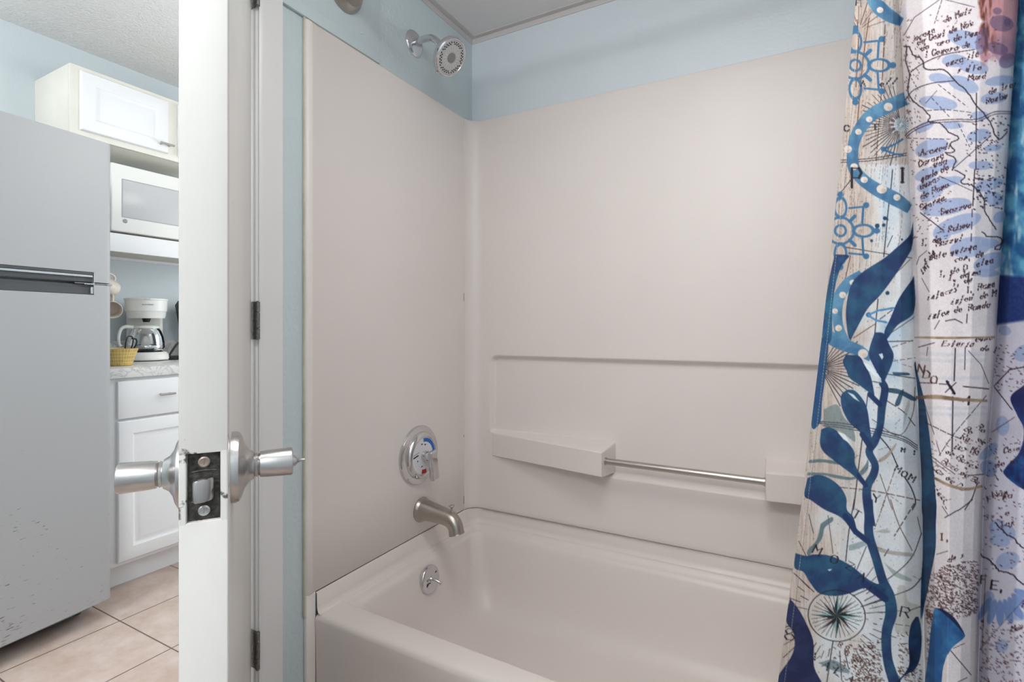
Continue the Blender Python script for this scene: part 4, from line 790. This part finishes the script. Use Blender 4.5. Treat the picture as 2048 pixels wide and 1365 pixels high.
stroke([(1992, 770), (2020, 740), (2048, 735), (2100, 720)], 2.2, '4A2E38'); stroke([(1990, 775), (2025, 820)], 1.8, '3B2C3E'); stroke([(1985, 865), (2030, 835)], 1.3, BR); stroke([(1960, 1300), (2048, 1200)], 1.3, BR, .7); stroke([(1972, 1150), (1965, 1300)], 1.6, BR, .7)
text('F', 1962, 1152, 15, 3, 2.6, '33263A'); text('E.', 1985, 1162, 17, 8, 2.8, '33263A'); text('J', 2020, 1170, 14, 8, 2.6, '33263A')
scribble(1985, 690, 2200, 790, 260, 15, '6A3A44', 1.5, (1, 5), in3); scribble(1960, 870, 2200, 1140, 420, 20, '5A3444', 1.5, (1, 6), in3); scribble(1960, 1240, 2200, 1400, 620, 25, '6A3A44', 1.5, (2, 6), in3)
for s, x, y in (('de mi', 1990, 925), ('Nom', 1985, 985), ('ss .e', 1970, 1030), ('Tar H', 2000, 1045), ('F, mo', 1975, 995)): text(s, x, y, 11, -12, 1.8, '54333C', .9)
for k in range(10):     # extra small map names and dotted roads scattered over the pale ground
    x = rng.uniform(1975, 2190); y = rng.uniform(660, 1340); text(['Rio', 'Casa', 'Monte', 'Ilha', 'Porto'][k % 5], x, y, 10, rng.uniform(-20, 25), 1.7, '54333C', .9, slant=.3, jit=.8, wf=.66)
for k in range(26):
    y = rng.uniform(640, 1350); x = rng.uniform(1640, 1830); l = rng.uniform(15, 45); a = rng.uniform(-.9, .9)
    stroke([(x, y), (x+l*math.cos(a), y+l*math.sin(a))], 1.1, BR, .6, (rng.uniform(4, 9), 3)) if x+l < kx(1, y)-6 and x > kx(0, y)+60 else None
scribble(1835, 880, 1960, 960, 90, 30, BR, 1.2, (2, 5), in2); scribble(1815, 30, 2000, 130, 45, -20, '54333C', 1.2, (2, 5), in2); scribble(1820, 330, 1900, 480, 90, -20, '54333C', 1.2, (2, 4), in2)
# hem stitch on the leading edge
hx = kx(0, np.arange(-40, 1400, 6.))+np.interp(np.arange(-40, 1400, 6.), [0, 700, 1365], [12, 11, 13])
for x, y in zip(hx, np.arange(-40, 1400, 6.)): stroke([(x, y), (x-.3, y+3.5)], 1.1, 'E4DED8', .7)
stroke(list(zip(hx+1.3, np.arange(-40, 1400, 6.))), .9, '4A4048', .35)
G *= (1+.05*(noise(2, 2, 55, 1)-.5))[..., None]

lum = G.mean(-1, keepdims=True); G[:] = np.clip((G*.83+lum*.17), 0, 1)**1.32*.97

def cloth():
    # rows: levels of height; columns: arc position s across the folds
    zt, zb = 2.03, .13
    zv = np.concatenate([np.linspace(zt, 1.66, 24)[:-1], np.arange(1.66, .50, -.0012), np.linspace(.50, zb, 20)])
    s = np.concatenate([np.linspace(0, 1, 230)[:-1], np.linspace(1, 2, 220)[:-1], np.linspace(2, 2.5, 90)[:-1], np.linspace(2.5, 3, 30)])
    S_, Z = np.meshgrid(s, zv)
    base = np.interp(Z, [.13, .42, 2.03], [-.855, -.835, -.662])
    # depth profile: + = towards the tub
    kn = [0, .12, .35, .62, .85, .96, 1.0, 1.06, 1.2, 1.45, 1.7, 1.88, 1.97, 2.02, 2.10, 2.3, 2.6, 3.0]
    kv = [.004, .001, -.006, -.004, .006, .020, .027, .000, -.026, -.038, -.030, -.010, .022, .050, .022, -.010, -.024, .0]
    # smooth interpolation
    g = np.linspace(0, 3, 1201); v = np.interp(g, kn, kv); ker = np.hanning(15); ker /= ker.sum(); v = np.convolve(np.pad(v, 7, mode='edge'), ker, 'valid')
    prof = np.interp(S_, g, v)*np.interp(Z, [.13, 2.03], [1.25, .9])
    wob = .0022*np.sin(Z*5.5+S_*5.2)+.0012*np.sin(Z*13+S_*9)+.0028*np.sin(S_*21-Z*1.3)*np.clip(1-S_, 0, 1)*np.interp(Z, [.4, 1.2, 1.7], [1, .7, .1])
    Y = base+prof+wob
    f = 1034.; th = rad(28.65)
    y = 655+(CAM[2]-Z)*f/.85
    for it in range(6):
        ks = [np.interp(y, KYv, KK[j]) for j in range(4)]
        px = np.where(S_ < 1, ks[0]+(ks[1]-ks[0])*S_, np.where(S_ < 2, ks[1]+(ks[2]-ks[1])*(S_-1), ks[2]+(ks[3]-ks[2])*(S_-2)))
        c = (px-1024)/f; dirx = -math.sin(th)+c*math.cos(th); diry = math.cos(th)+c*math.sin(th)
        D = (Y-CAM[1])/diry; X = CAM[0]+D*dirx; y = 655+(CAM[2]-Z)*f/D
    X = np.minimum(X, 1.505)
    # artwork lookup
    u = np.clip(px-CX0, 0, CW-1.01); w = y-CY0
    w = np.abs(w); w = np.where(w > CHh-2, 2*(CHh-2)-w, w); w = np.clip(w, 0, CHh-1.01)
    iu = u.astype(int); iw = w.astype(int); fu = (u-iu)[..., None]; fw = (w-iw)[..., None]
    iu1 = np.minimum(iu+1, CW-1); iw1 = np.minimum(iw+1, CHh-1)
    C = (G[iw, iu]*(1-fu)+G[iw, iu1]*fu)*(1-fw)+(G[iw1, iu]*(1-fu)+G[iw1, iu1]*fu)*fw
    C = np.clip(C, 0, 1); C = np.where(C <= .04045, C/12.92, ((C+.055)/1.055)**2.4)
    nz, ns = Z.shape; co = np.stack([X, Y, Z], -1).reshape(-1, 3).astype(np.float32)
    me = bpy.data.meshes.new('shower_curtain'); idx = np.arange(nz*ns).reshape(nz, ns)
    q = np.stack([idx[:-1, :-1], idx[1:, :-1], idx[1:, 1:], idx[:-1, 1:]], -1).reshape(-1, 4)
    me.vertices.add(len(co)); me.vertices.foreach_set('co', co.ravel())
    me.loops.add(q.size); me.loops.foreach_set('vertex_index', q.ravel().astype(np.int32))
    me.polygons.add(len(q)); me.polygons.foreach_set('loop_start', np.arange(0, q.size, 4, dtype=np.int32)); me.polygons.foreach_set('loop_total', np.full(len(q), 4, np.int32))
    me.polygons.foreach_set('use_smooth', np.ones(len(q), bool)); me.update(); me.validate()
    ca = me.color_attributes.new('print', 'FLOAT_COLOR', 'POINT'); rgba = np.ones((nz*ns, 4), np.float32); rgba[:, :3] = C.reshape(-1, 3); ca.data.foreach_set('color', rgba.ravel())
    return me
m = bpy.data.materials.new('printed_polyester'); m.use_nodes = True; nt = m.node_tree; bs = nt.nodes['Principled BSDF']
at = nt.nodes.new('ShaderNodeAttribute'); at.attribute_name = 'print'; nt.links.new(at.outputs['Color'], bs.inputs['Base Color']); bs.inputs['Roughness'].default_value = .75; bs.inputs['Specular IOR Level'].default_value = .25
n = nt.nodes.new('ShaderNodeTexNoise'); n.inputs['Scale'].default_value = 35; tc = nt.nodes.new('ShaderNodeTexCoord'); mp = nt.nodes.new('ShaderNodeMapping'); mp.inputs['Scale'].default_value = (1, 1, .25)
nt.links.new(tc.outputs['Object'], mp.inputs[0]); nt.links.new(mp.outputs[0], n.inputs['Vector']); bp = nt.nodes.new('ShaderNodeBump'); bp.inputs['Strength'].default_value = .25; bp.inputs['Distance'].default_value = .004
nt.links.new(n.outputs[0], bp.inputs['Height']); nt.links.new(bp.outputs[0], bs.inputs['Normal'])
me = cloth(); me.materials.append(m)
cu = bpy.data.objects.new('shower_curtain', me); COL.objects.link(cu)
tag(cu, 'shower curtain printed with an old sea map, blue kelp leaves and a compass rose', 'shower curtain')
so = cu.modifiers.new('thickness', 'SOLIDIFY'); so.thickness = .0006; so.offset = 1
for i in range(5):
    x = 1.18+i*.075
    rg = thing('curtain_ring', 'metal ring holding the map print curtain on the rod', 'curtain ring', (x, -.668, 2.04), 'rings along the curtain rod')
    b = N(); tube(b, [(x, -.668+.019*math.sin(2*math.pi*k/24), 2.043+.023*math.cos(2*math.pi*k/24)) for k in range(25)], .0016, 8, False); obj('ring', b, M_nickel, rg)
# ------------------------------------------------------------------ refrigerator
FO = Vector((-1.155, -.718, 0)); FU = Vector((math.sin(rad(6)), -math.cos(rad(6)), 0)); FW = Vector((-math.cos(rad(6)), -math.sin(rad(6)), 0))
MF = Matrix(((FU.x, FW.x, 0, FO.x), (FU.y, FW.y, 0, FO.y), (0, 0, 1, 0), (0, 0, 0, 1)))
fr = thing('refrigerator', 'scuffed silver top-freezer refrigerator with black pocket handles', 'refrigerator', MF @ Vector((.35, .35, 0)))
FWD = .70
def front(u):
    r = .020; w = .010*(2*u/FWD-1)**2
    e = min(u, FWD-u)
    if e < r: w += r-math.sqrt(max(0, r*r-(r-e)**2))
    return w
def plan(u0, u1, wmin=0):
    us = [u0+(u1-u0)*k/40 for k in range(41)]
    if u0 == 0: us = [.0002, .0008, .002, .004, .007, .011, .015, .02]+[u for u in us if u > .022]
    if u1 == FWD: us = [u for u in us if u < FWD-.022]+[FWD-x for x in (.02, .015, .011, .007, .004, .002, .0008, .0002)]
    return [(u, max(wmin, front(u))) for u in us]+[(u1, .058), (u0, .058)]
b = N(); box(b, (.004, .062, .05), (FWD-.004, .70, 1.775), .004, 2, MF); box(b, (.03, .10, .02), (FWD-.03, .68, .052), 0, 1, MF); obj('body', b, mat('grey_fridge_body', '9DA1A5', .5, bump=.1, bscale=300), fr)
b = N(); prism(b, plan(0, FWD), 1.3035, 1.797, 0, MF); prism(b, plan(0, .0635), 1.2665, 1.3035, 0, MF); prism(b, plan(FWD-.0635, FWD), 1.2665, 1.3035, 0, MF); prism(b, plan(.0635, FWD-.0635, .030), 1.2665, 1.3035, 0, MF)
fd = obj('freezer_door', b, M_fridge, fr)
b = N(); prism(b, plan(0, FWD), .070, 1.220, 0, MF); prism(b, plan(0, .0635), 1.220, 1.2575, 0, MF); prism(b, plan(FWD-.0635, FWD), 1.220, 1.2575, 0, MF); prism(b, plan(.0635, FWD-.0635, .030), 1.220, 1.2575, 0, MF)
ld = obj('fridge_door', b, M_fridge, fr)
def plan2(u0, u1, w0, w1):
    us = [u0+(u1-u0)*k/20 for k in range(21)]
    return [(u, front(u)+w0) for u in us]+[(u, front(u)+w1) for u in reversed(us)]
u0, u1 = .0642, FWD-.0642
b = N(); prism(b, plan2(u0, u1, .002, .020), 1.2935, 1.3030, 0, MF); prism(b, plan2(u0, u1, .009, .020), 1.268, 1.2935, 0, MF); h1 = obj('handle_recess', b, M_greyrec, fd)
b = N(); prism(b, plan2(u0+.004, u1-.004, .0005, .009), 1.2845, 1.2915, 0, MF); obj('handle_strip', b, M_silver, h1)
b = N(); prism(b, plan2(u0, u1, .004, .020), 1.2215, 1.2455, 0, MF); prism(b, plan2(u0, u1, .013, .020), 1.2455, 1.257, 0, MF); obj('handle_recess', b, M_greyrec, ld)
for ua in (u0-.0008, u1-.0008):
    b = N(); prism(b, plan2(ua, ua+.0016, -.001, .014), 1.2215, 1.3025, 0, MF); obj('recess_rim', b, M_silver, ld)
b = N(); box(b, (.004, .006, 1.2595), (.125, .05, 1.2625), .001, 1, MF); box(b, (.066, .004, 1.257), (.095, .02, 1.262), .001, 1, MF); box(b, (.070, -.001, 1.2235), (.078, .006, 1.248), .001, 1, MF); box(b, (.001, .008, 1.2575), (.020, .04, 1.2645), .002, 1, MF)
obj('door_hinge', b, M_chrome, fr)
for u in (.05, FWD-.05):
    for w in (.150, .62):
        b = N(); lathe(b, [(.018, 0), (.018, .012), (.010, .015), (.010, .055)], MF @ Matrix.Translation((u, w, 0)), 16); obj('foot', b, M_dark, fr)

# ------------------------------------------------------------------ kitchen cabinets
def raised(bm, x, y0, y1, z0, z1, inset, t=.019, M=None):
    # door front facing +X, its face at x
    def rg(i, d): return [(x-d, y0+i, z0+i), (x-d, y1-i, z0+i), (x-d, y1-i, z1-i), (x-d, y0+i, z1-i)]
    rings = [rg(0, t), rg(0, .005), rg(.002, .002), rg(.006, 0), rg(inset, 0), rg(inset+.004, .0035), rg(inset+.010, .0075), rg(inset+.014, .0075), rg(inset+.028, .002), rg(inset+.031, .0015)]
    loft(bm, rings, True, True, True, M)
def bar_handle(name, p, L, parent, horiz=True):
    bm = N(); x, y, z = p
    tube(bm, [(x+.026, y-L/2, z), (x+.026, y+L/2, z)], .0052, 14)
    for s in (-1, 1): tube(bm, [(x-.001, y+s*L*.3, z), (x+.026, y+s*L*.3, z)], .0042, 10)
    return obj(name, bm, M_steel, parent)
uc = thing('wall_cabinet', 'white wall cabinet mounted near the kitchen ceiling, above the microwave', 'cabinet', (KX, -.30, 1.93))
b = N(); box(b, (KX+.0005, -.685, 1.931), (-1.622, .15, 2.235), .001); box(b, (-1.622, -.685, 1.931), (-1.603, .15, 2.235), .0015); obj('body', b, M_cabside, uc)
for y0, y1, hy in ((-.652, -.296, -.315), (-.247, .109, -.20)):
    b = N(); raised(b, -1.583, y0, y1, 1.957, 2.214, .052); d = obj('door', b, M_cab, uc); bar_handle('handle', (-1.583, hy+.0, 1.992), .062, d)
ms = thing('microwave_shelf', 'thick white shelf fixed to the blue wall under the microwave', 'shelf', (KX, -.3, 1.447))
b = N(); box(b, (KX+.0005, -.72, 1.460), (-1.617, .15, 1.530), .001); obj('board', b, mat('beige_underside', 'D9D2C6', .5), ms)
b = N(); box(b, (-1.617, -.72, 1.447), (-1.60, .15, 1.531), .002); box(b, (KX+.0005, -.715, 1.447), (KX+.02, .15, 1.460)); obj('front_rail', b, M_cab, ms)
mw = thing('microwave', 'white microwave oven with a pale mesh window, on the shelf under the wall cabinet', 'microwave', (-1.78, -.29, 1.531))
b = N(); box(b, (-1.93, -.535, 1.541), (-1.63, .0, 1.846), .006); obj('body', b, M_white_pl, mw)
b = N(); box(b, (-1.629, -.535, 1.541), (-1.600, -.115, 1.852), .007, 3)
box(b, (-1.629, -.112, 1.541), (-1.600, .0, 1.852), .007, 3); dr = obj('door', b, M_white_pl, mw)
b = N(); box(b, (-1.6005, -.488, 1.612), (-1.5992, -.165, 1.782), .0005); obj('window', b, mat('pale_mesh_window', 'C9CACC', .25, bump=.05, bscale=900), dr)
b = N(); loft(b, [rrect(-.488-.004, -.165+.004, 1.608, 1.786, .004, 0), rrect(-.488, -.165, 1.612, 1.782, .003, 0)], True, M=Matrix(((0, 0, 1, -1.5990), (1, 0, 0, 0), (0, 1, 0, 0), (0, 0, 0, 1)))); obj('window_frame', b, mat('window_frame_grey', 'AEB0B2', .4), dr)
LM = Matrix(((0, 0, 1, -1.5998), (1, 0, 0, -.478), (0, 1, 0, 1.592), (0, 0, 0, 1)))
b = N(); lathe(b, [(.0095, 0), (.0095, .0010), (.0085, .0014)], LM, 28); lg = obj('logo_badge', b, mat('badge_grey', '6F7277', .4, .4), dr)
b = N(); text_bm(b, 'GE', .009, LM @ Matrix.Translation((0, 0, .0016)), .0002, .3); lathe(b, [(.0078, .0014), (.0078, .0018), (.0072, .0018), (.0072, .0014)], LM, 28, False); obj('logo_letters', b, M_white_pl, lg)
for y in (-.50, -.04):
    for x in (-1.9, -1.66):
        b = N(); lathe(b, [(.012, 1.531), (.012, 1.542)], Matrix.Translation((x, y, 0)), 12); obj('foot', b, M_dark, mw)
bc = thing('base_cabinet', 'white kitchen base cabinet under the marble counter, right of the refrigerator', 'cabinet', (-1.65, -.4, 0))
b = N(); box(b, (KX+.0005, -.66, .10), (-1.366, .60, .885), .001); box(b, (-1.366, -.66, .106), (-1.347, .60, .887), .0015); obj('body', b, M_cab, bc)
b = N(); box(b, (-1.90, -.655, 0), (-1.412, .60, .102)); obj('toe_kick', b, M_cab, bc)
b = N(); box(b, (-1.3465, -.628, .718), (-1.328, -.268, .875), .004, 2); d = obj('drawer', b, M_cab, bc); bar_handle('handle', (-1.328, -.447, .806), .062, d)
b = N(); raised(b, -1.328, -.628, -.268, .122, .708, .055); obj('door', b, M_cab, bc)
b = N(); box(b, (-1.3465, -.24, .718), (-1.328, .12, .875), .004, 2); d = obj('drawer', b, M_cab, bc); bar_handle('handle', (-1.328, -.06, .806), .062, d)
b = N(); raised(b, -1.328, -.24, .12, .122, .708, .055); obj('door', b, M_cab, bc)
ct = thing('countertop', 'white marble-look countertop with an upstand against the blue wall', 'countertop', (-1.65, -.3, .888))
b = N(); box(b, (KX+.001, -.665, .888), (-1.325, .60, .930), .004); obj('slab', b, M_marble, ct)
b = N(); box(b, (KX+.001, -.665, .9302), (KX+.020, .60, 1.030), .003); obj('backsplash', b, M_marble, ct)

# ------------------------------------------------------------------ things on the counter
CZ = .9305
cc = Vector((-1.785, -.298, CZ))
cm = thing('coffee_maker', 'white drip coffee maker with an empty glass carafe, on the marble counter', 'coffee maker', cc)
ca = math.atan2(CAM[1]-cc.y, CAM[0]-cc.x); MC = Matrix.Translation(cc) @ Matrix.Rotation(ca+rad(4), 4, 'Z')   # local +x faces the bathroom
b = N(); lathe(b, [(.097, .004), (.100, .010), (.096, .028), (.087, .042), (.083, .044), (.075, .044)], MC, 48); box(b, (-.11, -.085, .004), (-.03, .085, .044), .012, 3, MC); obj('base', b, M_white_pl, cm)
b = N(); box(b, (-.115, -.078, .03), (-.062, .078, .30), .018, 4, MC); obj('water_tower', b, mat('shaded_white_plastic', 'E2E2DE', .35), cm)
b = N(); lathe(b, [(.078, .215), (.082, .225), (.085, .248), (.0885, .252), (.0905, .305)], MC, 56); box(b, (-.10, -.082, .235), (-.02, .082, .30), .02, 3, MC); obj('brew_head', b, M_white_pl, cm)
b = N(); lathe(b, [(.0925, .305), (.094, .309), (.0935, .314), (.085, .3165), (.02, .3175)], MC, 56); box(b, (.078, -.012, .309), (.100, .012, .314), .002, 1, MC); obj('lid', b, M_white_pl, cm)
b = N(); text_bm(b, 'BLACK+DECKER', .0065, MC @ Matrix.Translation((.0902, .0, .282)) @ Matrix(((0, 0, 1, 0), (1, 0, 0, 0), (0, 1, 0, 0), (0, 0, 0, 1)))); obj('brand_print', b, M_ink, cm)
b = N(); lathe(b, [(.014, .196), (.018, .210), (.018, .216)], MC, 16); obj('drip_spout', b, M_dark, cm)
b = N(); lathe(b, [(.070, .044), (.070, .048), (.02, .049)], MC, 40); obj('warming_plate', b, M_dark, cm)
cf = thing('carafe', 'clear glass carafe with a white handle on the coffee maker warming plate', 'carafe', cc+Vector((0, 0, .05)))
MCc = MC
b = N(); lathe(b, [(.066, .0495), (.074, .056), (.078, .070), (.0785, .090), (.074, .120), (.064, .150), (.055, .163), (.057, .168)], MCc, 48, False)
lathe(b, [(.055, .167), (.0535, .163), (.0625, .150), (.0725, .120), (.077, .090), (.0765, .070), (.0725, .0575), (.064, .0515)], MCc, 48, False)
lathe(b, [(.057, .168), (.055, .167)], MCc, 48, False); lathe(b, [(.066, .0495), (.03, .0495)], MCc, 48, False); lathe(b, [(.064, .0515), (.03, .0515)], MCc, 48, False)
obj('glass_body', b, M_glass, cf)
b = N(); lathe(b, [(.0788, .064), (.0795, .066), (.0795, .075), (.0788, .077)], MCc, 48, False); obj('metal_band', b, M_chrome, cf)
b = N(); lathe(b, [(.056, .164), (.0585, .167), (.0585, .172), (.050, .178), (.02, .181)], MCc, 40); tube(b, [MCc @ Vector(p) for p in ((0, -.07, .171), (0, -.02, .174))], .007, 8); obj('carafe_lid', b, M_white_pl, cf)
b = N()
hp = smooth_path([MCc @ Vector(p) for p in ((.015, -.055, .168), (.018, -.085, .172), (.02, -.104, .160), (.022, -.113, .125), (.022, -.112, .090), (.02, -.104, .075))], 6)
tube(b, hp, [.010, .009, .0075, .007, .0065, .006], 12); obj('handle', b, M_white_pl, cf)
bw = Vector((-1.50, -.543, CZ))
b = N(); lathe(b, [(.040, 0), (.044, .003), (.052, .030), (.066, .074), (.070, .077), (.068, .077), (.064, .073), (.050, .030), (.042, .006), (.002, .005)], Matrix.Translation(bw), 40)
o = obj('bowl', b, None); 
me = o.data; me.materials.append(m_bowl())
for v in me.vertices: v.co -= bw
o.location = bw; tag(o, 'yellow checked ceramic bowl at the counter edge beside the refrigerator', 'bowl')
ut = thing('kitchen_utensil', 'black wire kitchen utensil standing in the yellow bowl', 'utensil', bw+Vector((0, 0, .006)))
b = N()
for s in (-1, 1):
    tube(b, smooth_path([bw+Vector(p) for p in ((.0, .012+s*.004, .008), (.01, .022+s*.01, .055), (.014, .030+s*.014, .100), (.010, .034+s*.010, .124), (.004, .034, .130))], 5), .0026, 8)
tube(b, smooth_path([bw+Vector(p) for p in ((.0, .012, .008), (.01, .040, .060), (.014, .058, .095), (.006, .060, .115), (-.01, .050, .118))], 5), .003, 8)
obj('wires', b, M_dark, ut)
# mugs on a mug tree behind the refrigerator edge
tr = thing('mug_tree', 'pale mug stand mostly hidden behind the refrigerator', 'mug stand', (-1.82, -.56, CZ))
b = N(); lathe(b, [(.065, 0), (.065, .010), (.055, .014)], Matrix.Translation((-1.82, -.56, CZ)), 32); obj('base', b, M_mug, tr)
b = N(); lathe(b, [(.008, .012), (.008, .40), (.012, .405), (.004, .418)], Matrix.Translation((-1.82, -.56, CZ)), 16)
for z, dy in ((.375, .05), (.265, .05)): tube(b, [(-1.82, -.56, CZ+z-.02), (-1.80, -.56+dy, CZ+z+.012)], .005, 8)
obj('post', b, M_steel, tr)
def mug(loc, d):
    t = thing('mug', '', 'mug', loc, 'beige mugs beside the refrigerator'); A = axis(loc, d)
    b = N(); lathe(b, [(.026, -.043), (.034, -.040), (.040, -.02), (.041, .040), (.039, .043), (.037, .040), (.036, -.02), (.03, -.036), (.004, -.037)], A, 32); o = obj('cup_body', b, M_mug, t)
    b = N(); tube(b, smooth_path([A @ Vector(p) for p in ((0, .039, .025), (0, .060, .022), (0, .066, 0), (0, .058, -.02), (0, .038, -.024))], 5), .005, 10); obj('handle', b, M_mug, t); return t
m1 = mug((-1.79, -.468, 1.296), (.25, -1, .35)); m1['label'] = 'upper of the two beige mugs peeking out beside the refrigerator, bottom turned outward'
m2 = m1.copy(); COL.objects.link(m2); m2.location = (-1.765, -.462, 1.188); m2.rotation_euler = (rad(25), rad(10), rad(60))
for c in list(m1.children):
    d = c.copy(); COL.objects.link(d); d.parent = m2
m2['label'] = 'lower of the two beige mugs beside the refrigerator, its mouth showing'
bx = thing('kitchen_appliance', 'black appliance with sloping side on the counter, right of the coffee maker', 'appliance', (-1.80, -.05, CZ))
b = N(); loft(b, [rrect(-1.86, -1.74, -.085, .09, .02, CZ+.002), rrect(-1.87, -1.73, -.10, .09, .02, CZ+.16), rrect(-1.87, -1.73, -.122, .09, .02, CZ+.29), rrect(-1.86, -1.74, -.112, .08, .02, CZ+.315)], True, True, True); obj('body', b, M_dark, bx)
cd = thing('power_cord', 'black power cord with a plug lying on the counter beside the coffee maker', 'cord', (-1.70, -.18, CZ))
b = N(); tube(b, smooth_path([(-1.75, -.145, CZ+.092), (-1.75, -.168, CZ+.080), (-1.745, -.190, CZ+.052), (-1.735, -.214, CZ+.022), (-1.725, -.222, CZ+.007), (-1.71, -.205, CZ+.0055), (-1.70, -.17, CZ+.0055), (-1.70, -.12, CZ+.0055)], 6), .0052, 8); obj('cable', b, M_dark, cd)
b = N(); box(b, (-.030, -.010, 0), (.020, .010, .016), .004, 2, Matrix.Translation((-1.712, -.190, CZ+.0062)) @ Matrix.Rotation(rad(65), 4, 'Z')); obj('plug', b, M_dark, cd)
